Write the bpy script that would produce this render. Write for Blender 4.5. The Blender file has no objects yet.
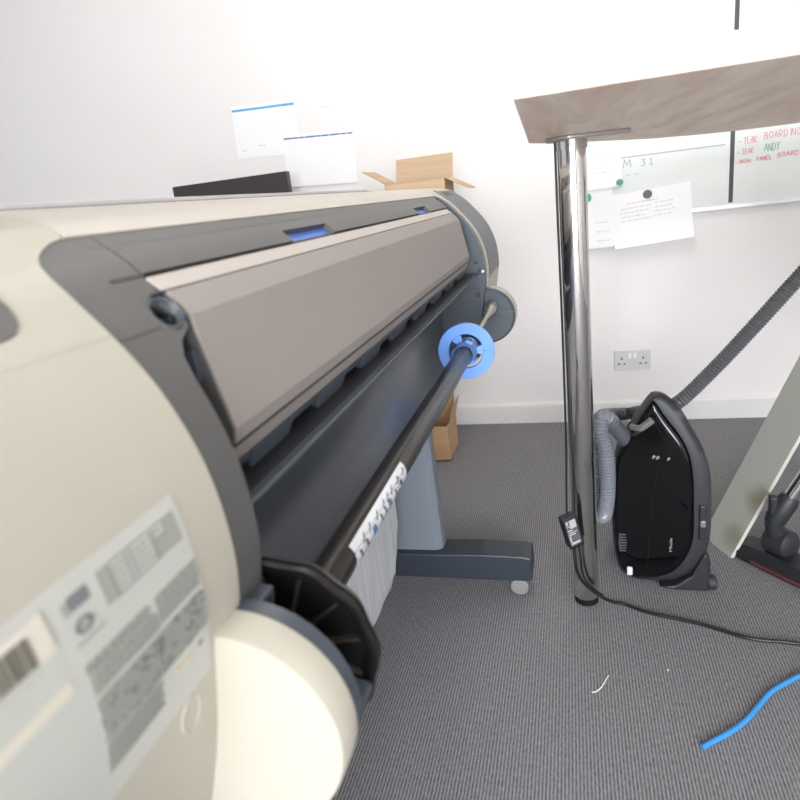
import bpy, math, random
from mathutils import Vector, Matrix
random.seed(7)
sc = bpy.context.scene
COL = sc.collection
PI = math.pi
H = 1.03            # eye height
WALL = 2.809

# ------------------------------------------------------------------ materials
def lin(c):
    out = []
    for v in c:
        v = v/255.0
        out.append(v/12.92 if v <= 0.04045 else ((v+0.055)/1.055)**2.4)
    return out + [1.0]

def mat(name, col, rough=0.5, metal=0.0, spec=0.5, vary=0.06, scale=8.0, bump=0.0, bscale=300.0, coat=0.0):
    m = bpy.data.materials.new(name); m.use_nodes = True
    nt = m.node_tree; b = nt.nodes['Principled BSDF']
    b.inputs['Roughness'].default_value = rough
    b.inputs['Metallic'].default_value = metal
    b.inputs['Specular IOR Level'].default_value = spec
    b.inputs['Coat Weight'].default_value = coat
    tc = nt.nodes.new('ShaderNodeTexCoord')
    n = nt.nodes.new('ShaderNodeTexNoise'); n.inputs['Scale'].default_value = scale; n.inputs['Detail'].default_value = 4
    nt.links.new(tc.outputs['Object'], n.inputs['Vector'])
    r = nt.nodes.new('ShaderNodeValToRGB')
    c = lin(col)
    r.color_ramp.elements[0].position = 0.3; r.color_ramp.elements[1].position = 0.7
    r.color_ramp.elements[0].color = [v*(1-vary) for v in c[:3]]+[1]
    r.color_ramp.elements[1].color = [min(1, v*(1+vary)) for v in c[:3]]+[1]
    nt.links.new(n.outputs['Fac'], r.inputs['Fac'])
    nt.links.new(r.outputs['Color'], b.inputs['Base Color'])
    if bump > 0:
        n2 = nt.nodes.new('ShaderNodeTexNoise'); n2.inputs['Scale'].default_value = bscale; n2.inputs['Detail'].default_value = 3
        nt.links.new(tc.outputs['Object'], n2.inputs['Vector'])
        bp = nt.nodes.new('ShaderNodeBump'); bp.inputs['Strength'].default_value = bump; bp.inputs['Distance'].default_value = 0.002
        nt.links.new(n2.outputs['Fac'], bp.inputs['Height']); nt.links.new(bp.outputs['Normal'], b.inputs['Normal'])
    return m

M = {}
M['cream'] = mat('cream plastic', (169, 163, 150), 0.45, vary=0.015, bump=0.05, bscale=900)
M['cream_lid'] = mat('cream lid plastic', (181, 173, 163), 0.45, vary=0.015)
M['grey_trim'] = mat('dark grey plastic', (81, 79, 78), 0.5, vary=0.03, bump=0.08, bscale=900)
M['slate'] = mat('slate blue plastic', (63, 69, 78), 0.42, vary=0.04, bump=0.08, bscale=900)
M['cover'] = mat('taupe cover plastic', (139, 131, 127), 0.55, vary=0.02, bump=0.05, bscale=900)
M['cover_strip'] = mat('pale cover edge', (174, 164, 157), 0.5, vary=0.02)
M['dark'] = mat('near black plastic', (30, 30, 33), 0.5)
M['panel_dark'] = mat('dark guide plastic', (68, 72, 80), 0.3, vary=0.06)
M['lip'] = mat('guide lip plastic', (66, 72, 81), 0.45)
M['blue_latch'] = mat('blue latch plastic', (70, 112, 196), 0.4)
M['blue'] = mat('sky blue plastic', (106, 150, 224), 0.38, vary=0.03)
M['blue_hub'] = mat('dusty blue plastic', (84, 110, 158), 0.35)
M['spindle'] = mat('black spindle metal', (44, 41, 38), 0.34, metal=0.08)
M['flange'] = mat('black flange plastic', (17, 16, 16), 0.45)
M['flange_rim'] = mat('brownish black plastic', (58, 51, 47), 0.4)
M['pale_metal'] = mat('pale metal', (190, 184, 176), 0.4, metal=0.4)
M['tip'] = mat('worn metal', (168, 162, 156), 0.35, metal=0.7)
M['screw'] = mat('screw and glint metal', (210, 210, 210), 0.25, metal=0.9)
M['sticker'] = mat('silver sticker', (178, 177, 171), 0.4, vary=0.02)
M['sticker_white'] = mat('white label paper', (198, 190, 178), 0.6, vary=0.02)
M['ink_grey'] = mat('grey ink', (148, 147, 141), 0.6)
M['ink_dark'] = mat('dark ink', (84, 82, 86), 0.6)
M['ink_mid'] = mat('mid grey ink', (116, 114, 116), 0.6)
M['ink_brown'] = mat('barcode ink', (110, 105, 96), 0.6)
M['ink_ochre'] = mat('ochre ink', (196, 184, 140), 0.6)
M['ink_blue'] = mat('blue ink', (70, 110, 150), 0.6)
M['ink_sky'] = mat('sky blue ink', (84, 168, 214), 0.6)
M['ink_pink'] = mat('faint red ink', (230, 186, 192), 0.6)
M['marker_red'] = mat('red marker', (222, 122, 134), 0.6)
M['marker_green'] = mat('green marker', (98, 154, 130), 0.6)
M['marker_grey'] = mat('faded grey marker', (170, 170, 174), 0.6)
M['label_white'] = mat('white film', (214, 214, 218), 0.35)
M['foot'] = mat('navy grey foot plastic', (45, 50, 61), 0.42, vary=0.05)
M['column'] = mat('grey painted steel', (113, 119, 130), 0.5, vary=0.03)
M['caster_grey'] = mat('grey caster tyre', (128, 126, 124), 0.6)
M['paper'] = mat('white paper', (238, 236, 238), 0.7, vary=0.01)
M['board'] = mat('whiteboard enamel', (221, 223, 220), 0.65, vary=0.01)
M['board_frame'] = mat('aluminium trim', (196, 196, 196), 0.35, metal=0.6)
M['black_tape'] = mat('black tape', (58, 58, 64), 0.5)
M['magnet_black'] = mat('black magnet plastic', (44, 46, 50), 0.4)
M['magnet_green'] = mat('green magnet plastic', (48, 128, 106), 0.4)
M['socket'] = mat('white moulded plastic', (206, 204, 203), 0.35, vary=0.01)
M['switch'] = mat('bright white plastic', (238, 236, 236), 0.3, vary=0.01)
M['hole'] = mat('socket slot', (70, 66, 66), 0.7)
M['vac_gloss'] = mat('gloss black lacquer', (9, 9, 11), 0.05, spec=0.5)
M['vac_matte'] = mat('matte charcoal plastic', (41, 42, 47), 0.5, vary=0.04, bump=0.1, bscale=700)
M['vac_body'] = mat('charcoal plastic', (31, 32, 36), 0.5, vary=0.05)
M['plate'] = mat('satin steel plate', (170, 160, 160), 0.35, metal=0.6)
M['vac_grey'] = mat('smoky grey plastic', (112, 110, 104), 0.3)
M['hose'] = mat('grey ribbed hose', (116, 118, 127), 0.24, vary=0.03)
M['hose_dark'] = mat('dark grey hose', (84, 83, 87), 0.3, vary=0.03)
M['elbow'] = mat('dark elbow plastic', (78, 80, 88), 0.4)
M['logo'] = mat('silver print', (150, 146, 146), 0.4)
M['red'] = mat('dull red strip', (96, 48, 42), 0.5)
M['rubber'] = mat('black rubber', (20, 20, 22), 0.8, spec=0.2)
M['cable'] = mat('black cable', (24, 24, 27), 0.35)
M['cable_blue'] = mat('blue cable', (58, 138, 206), 0.35)
M['lint'] = mat('white lint', (225, 225, 225), 0.9)
M['monitor'] = mat('black monitor plastic', (52, 48, 46), 0.5)
M['desk'] = mat('pale desk laminate', (200, 192, 180), 0.5)
M['ceiling'] = mat('white ceiling paint', (235, 234, 230), 0.9)
M['frame_white'] = mat('white gloss paint', (236, 235, 232), 0.35, vary=0.01)

def chrome():
    m = mat('polished chrome', (214, 210, 207), 0.06, metal=1.0, vary=0.01, scale=3)
    nt = m.node_tree; b = nt.nodes['Principled BSDF']; out = [n for n in nt.nodes if n.type == 'OUTPUT_MATERIAL'][0]
    g = nt.nodes.new('ShaderNodeBsdfAnisotropic'); g.inputs['Color'].default_value = lin((226, 223, 220)); g.inputs['Roughness'].default_value = 0.32
    mx = nt.nodes.new('ShaderNodeMixShader'); mx.inputs['Fac'].default_value = 0.2
    nt.links.new(b.outputs[0], mx.inputs[1]); nt.links.new(g.outputs[0], mx.inputs[2]); nt.links.new(mx.outputs[0], out.inputs['Surface'])
    return m
M['chrome'] = chrome()

def wall_mat():
    m = mat('white wall paint', (231, 226, 225), 0.85, vary=0.02, scale=1.6, bump=0.12, bscale=60)
    return m
M['wall'] = wall_mat()
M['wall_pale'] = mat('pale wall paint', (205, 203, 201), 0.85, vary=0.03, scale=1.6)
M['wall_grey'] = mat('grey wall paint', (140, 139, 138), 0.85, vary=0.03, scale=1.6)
M['skirting'] = mat('white skirting paint', (222, 219, 218), 0.5, vary=0.02)

def carpet_mat():
    m = bpy.data.materials.new('ribbed grey carpet'); m.use_nodes = True
    nt = m.node_tree; b = nt.nodes['Principled BSDF']; L = nt.links
    b.inputs['Roughness'].default_value = 0.95; b.inputs['Specular IOR Level'].default_value = 0.1
    tc = nt.nodes.new('ShaderNodeTexCoord')
    w = nt.nodes.new('ShaderNodeTexWave'); w.wave_type = 'BANDS'; w.bands_direction = 'X'
    w.inputs['Scale'].default_value = 48; w.inputs['Distortion'].default_value = 1.2
    w.inputs['Detail'].default_value = 2; w.inputs['Detail Scale'].default_value = 6
    L.new(tc.outputs['Object'], w.inputs['Vector'])
    mp = nt.nodes.new('ShaderNodeMapping'); mp.inputs['Scale'].default_value = (260, 90, 1)
    L.new(tc.outputs['Object'], mp.inputs['Vector'])
    n = nt.nodes.new('ShaderNodeTexNoise'); n.inputs['Scale'].default_value = 1.0; n.inputs['Detail'].default_value = 3
    L.new(mp.outputs['Vector'], n.inputs['Vector'])
    mx = nt.nodes.new('ShaderNodeMath'); mx.operation = 'MULTIPLY_ADD'
    L.new(w.outputs['Fac'], mx.inputs[0]); mx.inputs[1].default_value = 0.42
    n1 = nt.nodes.new('ShaderNodeMath'); n1.operation = 'MULTIPLY'; n1.inputs[1].default_value = 0.62
    L.new(n.outputs['Fac'], n1.inputs[0]); L.new(n1.outputs[0], mx.inputs[2])
    r = nt.nodes.new('ShaderNodeValToRGB')
    e = r.color_ramp.elements
    e[0].position = 0.2; e[0].color = lin((86, 86, 90))
    e[1].position = 0.85; e[1].color = lin((160, 158, 161))
    L.new(mx.outputs[0], r.inputs['Fac'])
    n3 = nt.nodes.new('ShaderNodeTexNoise'); n3.inputs['Scale'].default_value = 1.3; n3.inputs['Detail'].default_value = 5
    L.new(tc.outputs['Object'], n3.inputs['Vector'])
    r3 = nt.nodes.new('ShaderNodeValToRGB')
    r3.color_ramp.elements[0].position = 0.3; r3.color_ramp.elements[0].color = (0.92, 0.92, 0.92, 1)
    r3.color_ramp.elements[1].position = 0.7; r3.color_ramp.elements[1].color = (1.05, 1.04, 1.03, 1)
    L.new(n3.outputs['Fac'], r3.inputs['Fac'])
    mm = nt.nodes.new('ShaderNodeMixRGB'); mm.blend_type = 'MULTIPLY'; mm.inputs['Fac'].default_value = 1
    L.new(r.outputs['Color'], mm.inputs['Color1']); L.new(r3.outputs['Color'], mm.inputs['Color2'])
    L.new(mm.outputs['Color'], b.inputs['Base Color'])
    bp = nt.nodes.new('ShaderNodeBump'); bp.inputs['Strength'].default_value = 0.5; bp.inputs['Distance'].default_value = 0.003
    L.new(mx.outputs[0], bp.inputs['Height']); L.new(bp.outputs['Normal'], b.inputs['Normal'])
    return m
M['carpet'] = carpet_mat()

def grain(name, c1, c2, sc_, rough=0.5, rot=0.0):
    m = bpy.data.materials.new(name); m.use_nodes = True
    nt = m.node_tree; b = nt.nodes['Principled BSDF']; L = nt.links
    b.inputs['Roughness'].default_value = rough
    tc = nt.nodes.new('ShaderNodeTexCoord')
    mp = nt.nodes.new('ShaderNodeMapping'); mp.inputs['Scale'].default_value = sc_; mp.inputs['Rotation'].default_value = (0, 0, rot)
    L.new(tc.outputs['Object'], mp.inputs['Vector'])
    n = nt.nodes.new('ShaderNodeTexNoise'); n.inputs['Scale'].default_value = 1; n.inputs['Detail'].default_value = 6; n.inputs['Distortion'].default_value = 0.6
    L.new(mp.outputs['Vector'], n.inputs['Vector'])
    r = nt.nodes.new('ShaderNodeValToRGB')
    r.color_ramp.elements[0].position = 0.32; r.color_ramp.elements[0].color = lin(c1)
    r.color_ramp.elements[1].position = 0.68; r.color_ramp.elements[1].color = lin(c2)
    L.new(n.outputs['Fac'], r.inputs['Fac']); L.new(r.outputs['Color'], b.inputs['Base Color'])
    return m
M['wood'] = grain('walnut laminate', (236, 204, 182), (255, 238, 218), (30, 3.5, 4), 0.5, rot=0.75)
M['card'] = grain('brown cardboard', (176, 140, 104), (190, 156, 120), (3, 3, 40), 0.85)
M['card_pale'] = grain('pale cardboard', (182, 155, 126), (192, 166, 138), (3, 3, 40), 0.85)
M['fabric'] = grain('ribbed pale grey cloth', (168, 170, 174), (206, 207, 210), (4, 260, 3), 0.85)

def stained_board():
    m = bpy.data.materials.new('stained pale green board'); m.use_nodes = True
    nt = m.node_tree; b = nt.nodes['Principled BSDF']; L = nt.links
    b.inputs['Roughness'].default_value = 0.4
    tc = nt.nodes.new('ShaderNodeTexCoord')
    def spot(cx, cy, cz, r):
        s = nt.nodes.new('ShaderNodeVectorMath'); s.operation = 'DISTANCE'; s.inputs[1].default_value = (cx, cy, cz)
        nz = nt.nodes.new('ShaderNodeTexNoise'); nz.inputs['Scale'].default_value = 25
        L.new(tc.outputs['Object'], nz.inputs['Vector'])
        a = nt.nodes.new('ShaderNodeVectorMath'); a.operation = 'MULTIPLY_ADD'
        a.inputs[1].default_value = (0.03, 0.03, 0.03)
        L.new(nz.outputs['Color'], a.inputs[0]); L.new(tc.outputs['Object'], a.inputs[2])
        L.new(a.outputs[0], s.inputs[0])
        mr = nt.nodes.new('ShaderNodeMapRange'); mr.inputs['From Min'].default_value = r; mr.inputs['From Max'].default_value = 0.01
        mr.inputs['To Max'].default_value = 0.8
        L.new(s.outputs['Value'], mr.inputs['Value']); return mr.outputs[0]
    base = lin((168, 170, 161))
    s1 = spot(0.475, 1.715, 0.175, 0.055); s2 = spot(0.432, 1.735, 0.058, 0.055)
    ad = nt.nodes.new('ShaderNodeMath'); ad.operation = 'MAXIMUM'; L.new(s1, ad.inputs[0]); L.new(s2, ad.inputs[1])
    mx = nt.nodes.new('ShaderNodeMixRGB'); mx.inputs['Color1'].default_value = base; mx.inputs['Color2'].default_value = lin((122, 108, 76))
    L.new(ad.outputs[0], mx.inputs['Fac']); L.new(mx.outputs['Color'], b.inputs['Base Color'])
    return m
M['trestle'] = stained_board()
M['trestle_edge'] = mat('bare pale board edge', (186, 188, 178), 0.5)

def emit(name, col, strength):
    m = bpy.data.materials.new(name); m.use_nodes = True
    nt = m.node_tree; nt.nodes.clear()
    o = nt.nodes.new('ShaderNodeOutputMaterial'); e = nt.nodes.new('ShaderNodeEmission')
    e.inputs['Color'].default_value = col; e.inputs['Strength'].default_value = strength
    nt.links.new(e.outputs[0], o.inputs['Surface']); return m

# ------------------------------------------------------------------ object helpers
def link(o, parent=None):
    COL.objects.link(o)
    if parent is not None: o.parent = parent
    return o

def tag(o, label=None, cat=None, group=None, kind=None):
    if label: o['label'] = label
    if cat: o['category'] = cat
    if group: o['group'] = group
    if kind: o['kind'] = kind
    return o

def thing(name, label, cat, loc=(0, 0, 0), group=None):
    e = bpy.data.objects.new(name, None); e.empty_display_size = 0.05
    COL.objects.link(e)
    return tag(e, label, cat, group)

def obj(name, V, F, material, parent=None, smooth=False, bevel=0.0, bseg=2, mats=None, fmats=None, angle=40):
    me = bpy.data.meshes.new(name)
    me.from_pydata([tuple(v) for v in V], [], F); me.validate(); me.update()
    for mm in (mats or [material]): me.materials.append(mm)
    if fmats:
        for p, i in zip(me.polygons, fmats): p.material_index = i
    o = bpy.data.objects.new(name, me); link(o, parent)
    import bmesh
    bm = bmesh.new(); bm.from_mesh(me); bmesh.ops.recalc_face_normals(bm, faces=bm.faces); bm.to_mesh(me); bm.free()
    if smooth:
        for p in me.polygons: p.use_smooth = True
        try: me.set_sharp_from_angle(angle=math.radians(angle))
        except Exception: pass
    if bevel > 0:
        b = o.modifiers.new('bevel', 'BEVEL'); b.width = bevel; b.segments = bseg; b.limit_method = 'ANGLE'; b.angle_limit = math.radians(35)
        b.harden_normals = False
    return o

class MB:
    def __init__(s): s.V = []; s.F = []; s.I = []
    def add(s, V, F, i=0):
        n = len(s.V); s.V += [tuple(v) for v in V]; s.F += [tuple(a+n for a in f) for f in F]; s.I += [i]*len(F); return s
    def box(s, x0, x1, y0, y1, z0, z1, i=0):
        V = [(x, y, z) for x in (x0, x1) for y in (y0, y1) for z in (z0, z1)]
        return s.add(V, [(0, 1, 3, 2), (4, 6, 7, 5), (0, 4, 5, 1), (2, 3, 7, 6), (0, 2, 6, 4), (1, 5, 7, 3)], i)
    def build(s, name, material, parent=None, **k):
        if isinstance(material, (list, tuple)):
            return obj(name, s.V, s.F, None, parent, mats=list(material), fmats=s.I, **k)
        return obj(name, s.V, s.F, material, parent, **k)

def box(name, x0, x1, y0, y1, z0, z1, material, parent=None, bevel=0.0, **k):
    return MB().box(x0, x1, y0, y1, z0, z1).build(name, material, parent, bevel=bevel, **k)

def spline(pts, n=8):
    P = [Vector(p) for p in pts]
    if len(P) < 3: return P
    out = []
    for i in range(len(P)-1):
        p0 = P[i-1] if i > 0 else P[0]*2-P[1]
        p1, p2 = P[i], P[i+1]
        p3 = P[i+2] if i+2 < len(P) else P[-1]*2-P[-2]
        for k in range(n):
            t = k/n
            out.append(0.5*((2*p1)+(p2-p0)*t+(2*p0-5*p1+4*p2-p3)*t*t+(3*p1-p0-3*p2+p3)*t**3))
    out.append(P[-1]); return out

def frames(P):
    T = []
    for i in range(len(P)):
        a = P[max(0, i-1)]; b = P[min(len(P)-1, i+1)]; T.append((b-a).normalized())
    up = Vector((0, 0, 1)) if abs(T[0].z) < 0.9 else Vector((1, 0, 0))
    n = (up-T[0]*up.dot(T[0])).normalized(); out = []
    for t in T:
        n = (n-t*n.dot(t)).normalized(); out.append((t, n, t.cross(n)))
    return out

def tube_geo(P, R, seg=12):
    fr = frames(P); V = []; F = []
    rr = R if isinstance(R, (list, tuple)) else [R]*len(P)
    for p, (t, n, b), r in zip(P, fr, rr):
        for k in range(seg):
            a = 2*PI*k/seg; V.append(p+(n*math.cos(a)+b*math.sin(a))*r)
    for i in range(len(P)-1):
        for k in range(seg):
            a = i*seg+k; b2 = i*seg+(k+1) % seg; F.append((a, b2, b2+seg, a+seg))
    F.append(tuple(range(seg))[::-1]); F.append(tuple((len(P)-1)*seg+k for k in range(seg)))
    return V, F

def tube(name, pts, r, material, parent=None, seg=12, n=8, smooth_path=True):
    P = spline(pts, n) if smooth_path else [Vector(p) for p in pts]
    V, F = tube_geo(P, r, seg); return obj(name, V, F, material, parent, smooth=True)

def resample(P, step):
    out = [P[0].copy()]; acc = 0
    for i in range(len(P)-1):
        a, b = P[i], P[i+1]; d = (b-a).length; t = step-acc
        while t <= d:
            out.append(a+(b-a)*(t/d)); t += step
        acc = (acc+d) % step if d > 0 else acc
    return out

def ribbed(name, pts, r, material, parent=None, pitch=0.0086, depth=0.0042, seg=32):
    P = resample(spline(pts, 14), pitch/4); R = [r-(0, depth*0.45, depth, depth*0.45)[i % 4] for i in range(len(P))]
    V, F = tube_geo(P, R, seg); return obj(name, V, F, material, parent, smooth=False)

def lathe_geo(prof, origin, axis=(0, 0, 1), seg=32, a0=0.0, a1=2*PI, ref=None, rmod=None):
    ax = Vector(axis).normalized(); o = Vector(origin)
    u = Vector(ref) if ref else (Vector((1, 0, 0)) if abs(ax.x) < 0.9 else Vector((0, 1, 0)))
    u = (u-ax*u.dot(ax)).normalized(); v = ax.cross(u)
    full = abs(a1-a0-2*PI) < 1e-6; na = seg if full else seg+1
    V = []; F = []
    for k in range(na):
        a = a0+(a1-a0)*k/seg
        for r, t in prof:
            q = r*(rmod(a) if rmod else 1)
            V.append(o+ax*t+(u*math.cos(a)+v*math.sin(a))*q)
    m = len(prof)
    for k in range(seg):
        k2 = (k+1) % na
        for j in range(m-1):
            F.append((k*m+j, k2*m+j, k2*m+j+1, k*m+j+1))
    return V, F, na, m

def lathe(name, prof, origin, axis, material, parent=None, seg=32, smooth=True, rmod=None, closed=False, **k):
    pr = list(prof)
    if closed: pr.append(pr[0])
    V, F, na, m = lathe_geo(pr, origin, axis, seg, rmod=rmod)
    if not closed:
        if pr[0][0] > 1e-6: F.append(tuple(i*m for i in range(na)))
        if pr[-1][0] > 1e-6: F.append(tuple(i*m+m-1 for i in range(na))[::-1])
    o = obj(name, V, F, material, parent, smooth=smooth, **k)
    import bmesh
    bm = bmesh.new(); bm.from_mesh(o.data); bmesh.ops.remove_doubles(bm, verts=bm.verts, dist=1e-5)
    bmesh.ops.recalc_face_normals(bm, faces=bm.faces); bm.to_mesh(o.data); bm.free()
    return o

def sector(mb, cx, cz, r0, r1, y0, y1, a0, a1, n=14, i=0):
    """ring sector about a Y axis, angles in the X-Z plane"""
    V = []; F = []
    for k in range(n+1):
        a = a0+(a1-a0)*k/n; c, s = math.cos(a), math.sin(a)
        V += [(cx+r0*c, y0, cz+r0*s), (cx+r1*c, y0, cz+r1*s), (cx+r1*c, y1, cz+r1*s), (cx+r0*c, y1, cz+r0*s)]
    for k in range(n):
        b = 4*k
        for j in range(4): F.append((b+j, b+(j+1) % 4, b+4+(j+1) % 4, b+4+j))
    F.append((0, 1, 2, 3)); F.append(tuple(4*n+j for j in (3, 2, 1, 0)))
    mb.add(V, F, i)

def prism_xz(name, poly, y0, y1, material, parent=None, bevel=0.0, **k):
    n = len(poly)
    V = [(x, y0, z) for x, z in poly]+[(x, y1, z) for x, z in poly]
    F = [tuple(range(n)), tuple(range(n, 2*n))[::-1]]+[(i, (i+1) % n, (i+1) % n+n, i+n) for i in range(n)]
    return obj(name, V, F, material, parent, bevel=bevel, **k)

def prism_xy(name, poly, z0, z1, material, parent=None, bevel=0.0, **k):
    n = len(poly)
    V = [(x, y, z0) for x, y in poly]+[(x, y, z1) for x, y in poly]
    F = [tuple(range(n)), tuple(range(n, 2*n))[::-1]]+[(i, (i+1) % n, (i+1) % n+n, i+n) for i in range(n)]
    return obj(name, V, F, material, parent, bevel=bevel, **k)

def cut(o, cutter):
    md = o.modifiers.new('cut', 'BOOLEAN'); md.object = cutter; md.operation = 'DIFFERENCE'; md.solver = 'EXACT'
    dg = bpy.context.evaluated_depsgraph_get()
    me = bpy.data.meshes.new_from_object(o.evaluated_get(dg)); o.modifiers.remove(md); o.data = me
    bpy.data.objects.remove(cutter, do_unlink=True)

# ------------------------------------------------------------------ the room
def struct(o, label=None, cat=None):
    o['kind'] = 'structure'
    return o
X0, X1, Y0, CEIL = -3.4, 2.7, -2.7, 2.75
struct(box('floor', X0, X1, Y0, WALL, -0.05, 0, M['carpet']))
struct(box('wall_back', X0-0.1, X1+0.1, WALL, WALL+0.1, -0.05, CEIL, M['wall']))
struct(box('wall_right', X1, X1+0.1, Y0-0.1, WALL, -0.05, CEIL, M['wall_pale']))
struct(box('ceiling', X0-0.1, X1+0.1, Y0-0.1, WALL+0.1, CEIL, CEIL+0.1, M['ceiling']))
# left wall and front wall each with one window opening
def wall_with_window(name, fixed, lo, hi, w0, w1, z0, z1, along):
    mb = MB()
    def bb(a, b, c, d):
        if along == 'y': mb.box(fixed-0.1, fixed, a, b, c, d)
        else: mb.box(a, b, fixed-0.1, fixed, c, d)
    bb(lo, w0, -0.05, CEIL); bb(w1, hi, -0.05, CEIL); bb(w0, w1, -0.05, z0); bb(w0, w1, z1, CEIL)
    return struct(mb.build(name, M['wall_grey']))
LW = (-2.0, 0.9, 0.95, 2.35)
FW = (-0.7, 1.8, 0.12, 2.30)
wall_with_window('wall_left', X0, Y0-0.1, WALL, LW[0], LW[1], LW[2], LW[3], 'y')
wall_with_window('wall_front', Y0, X0, X1, FW[0], FW[1], FW[2], FW[3], 'x')
SKY = (0.93, 0.97, 1.0, 1)
M['pane_left'] = emit('bright window sky left', SKY, 0.8)
M['pane_front'] = emit('bright window sky front', SKY, 19.0)
def window(name, fixed, w, along, pane):
    a, b, c, d = w
    mb = MB()
    def bb(p, q, r, s, t0=-0.06, t1=-0.02):
        if along == 'y': mb.box(fixed+t0, fixed+t1, p, q, r, s)
        else: mb.box(p, q, fixed+t0, fixed+t1, r, s)
    f = 0.05
    bb(a, a+f, c, d); bb(b-f, b, c, d); bb(a+f, b-f, c, c+f); bb(a+f, b-f, d-f, d)
    for k in (1, 2):
        m_ = a+(b-a)*k/3; bb(m_-0.025, m_+0.025, c+f, d-f)
    fr = struct(mb.build(name, M['frame_white'])); mb = MB()
    bb(a, b, c, d, -0.085, -0.08)
    g = mb.build('window_pane', pane, fr)
    return fr
window('window_1', X0, LW, 'y', M['pane_left'])
window('window_2', Y0, FW, 'x', M['pane_front'])
# skirting along the back wall
mb = MB(); n = 6
prof = [(0, 0), (0.016, 0), (0.016, 0.082), (0.012, 0.09), (0.004, 0.094), (0, 0.094)]
V = [(x, WALL-p, z) for x in (X0, X1) for p, z in prof]
mb.add(V, [tuple(range(6)), tuple(range(6, 12))[::-1]]+[(i, (i+1) % 6, (i+1) % 6+6, i+6) for i in range(6)])
struct(mb.build('baseboard_back', M['skirting']))

# ------------------------------------------------------------------ the large format printer
PRL = [(-0.45, 0.0295), (-0.40, 0.0275), (-0.36, 0.0240), (-0.317, 0.0155), (-0.297, 0.003), (-0.2865, -0.0050), (-0.2755, -0.0135), (-0.265, -0.024),
       (-0.255, -0.0355), (-0.242, -0.0505), (-0.229, -0.068), (-0.217, -0.088), (-0.2045, -0.119), (-0.198, -0.150), (-0.196, -0.182),
       (-0.198, -0.206), (-0.203, -0.232), (-0.212, -0.28), (-0.226, -0.33), (-0.245, -0.385)]
PRF = [Vector((p[0], 0, p[1])) for p in PRL]
PRF = spline(PRF, 8)
NP = len(PRF)-1
def P_at(s):
    s = max(0, min(1, s)); f = s*NP; i = min(NP-1, int(f)); t = f-i
    return PRF[i].lerp(PRF[i+1], t)
def N_at(s):
    d = P_at(s+0.004)-P_at(s-0.004); n = Vector((-d.z, 0, d.x))
    n.normalize()
    return n if (n.x+n.z) > 0 else -n
def s_at(z):
    a, b = 0.0, 1.0
    for _ in range(40):
        m_ = (a+b)/2
        if P_at(m_).z > z: a = m_
        else: b = m_
    return a
def surf(s, y, off=0.0):
    p = P_at(s)+N_at(s)*off
    return Vector((p.x, y, H+p.z))
def patch(name, s0, s1, ylo, yhi, material, parent, off=0.0, thick=0.006, ns=40, ny=4, bevel=0.0):
    fl = ylo if callable(ylo) else (lambda s: ylo)
    fh = yhi if callable(yhi) else (lambda s: yhi)
    V = []; W = ny+1
    for layer in (0, 1):
        for i in range(ns+1):
            s = s0+(s1-s0)*i/ns
            for j in range(W):
                V.append(surf(s, fl(s)+(fh(s)-fl(s))*j/ny, off-layer*thick))
    K = (ns+1)*W; F = []
    for i in range(ns):
        for j in range(ny):
            a = i*W+j; F.append((a, a+1, a+W+1, a+W)); F.append((a+K, a+W+K, a+W+1+K, a+1+K))
        F.append((i*W, i*W+W, i*W+W+K, i*W+K)); F.append((i*W+ny, i*W+ny+K, i*W+W+ny+K, i*W+W+ny))
    for j in range(ny):
        F.append((j, j+K, j+1+K, j+1)); a = ns*W+j; F.append((a, a+1, a+1+K, a+K))
    return obj(name, V, F, material, parent, smooth=True, angle=35, bevel=bevel)

def interp(x, pts):
    if x <= pts[0][0]: return pts[0][1]
    for (a, b), (c, d) in zip(pts, pts[1:]):
        if x <= c: return b+(d-b)*(x-a)/(c-a)
    return pts[-1][1]
def zs(s): return P_at(s).z
YB = [(-0.022, 0.290), (-0.016, 0.2905), (-0.011, 0.293), (-0.006, 0.300), (-0.0025, 0.309), (0.0, 0.318), (0.002, 0.327), (0.0032, 0.337)]
def y_near(s): return interp(zs(s), YB)
def mirror(f): return lambda s: 1.83-(f(s) if callable(f) else f)
YI = [(-0.40, 0.322), (-0.115, 0.322), (-0.086, 0.3235), (-0.073, 0.328), (-0.064, 0.338), (-0.058, 0.356), (0.01, 0.3595)]
def y_in(s): return interp(zs(s), YI)

prt = thing('large_format_printer', 'cream and grey wide-format printer on a wheeled stand filling the left side', 'printer')
sG, sSlit, sCovTop = s_at(0.003), s_at(-0.0235), s_at(-0.0285)

def module(name, y0, y1, ybound, far):
    """cream end housing: skin following the profile plus a solid inner block"""
    if not far: lo, hi = y0, ybound
    else: lo, hi = ybound, y1
    o = patch(name, 0.0, 1.0, lo, hi, M['cream'], prt, 0.0, 0.012, ns=90, ny=2)
    return o
module('end_housing', 0.02, None, lambda s: y_near(s) if zs(s) < 0.0032 else 0.3365, False)
# near housing closing plate and front side
def endplate(name, y0, y1, material, inset=0.010, xback=-0.86):
    pts = []
    for i in range(0, 61):
        s = i/60; p = P_at(s)-N_at(s)*inset*0.6; pts.append((p.x, H+p.z))
    pts += [(-0.30, H-0.40), (xback+0.02, H-0.40), (xback, H-0.36), (xback, H-0.12), (xback+0.06, H-0.03), (-0.62, H+0.010)]
    return prism_xz(name, pts, y0, y1, material, prt)
endplate('end_housing', 0.022, 0.285, M['cream'], 0.022)
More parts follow.
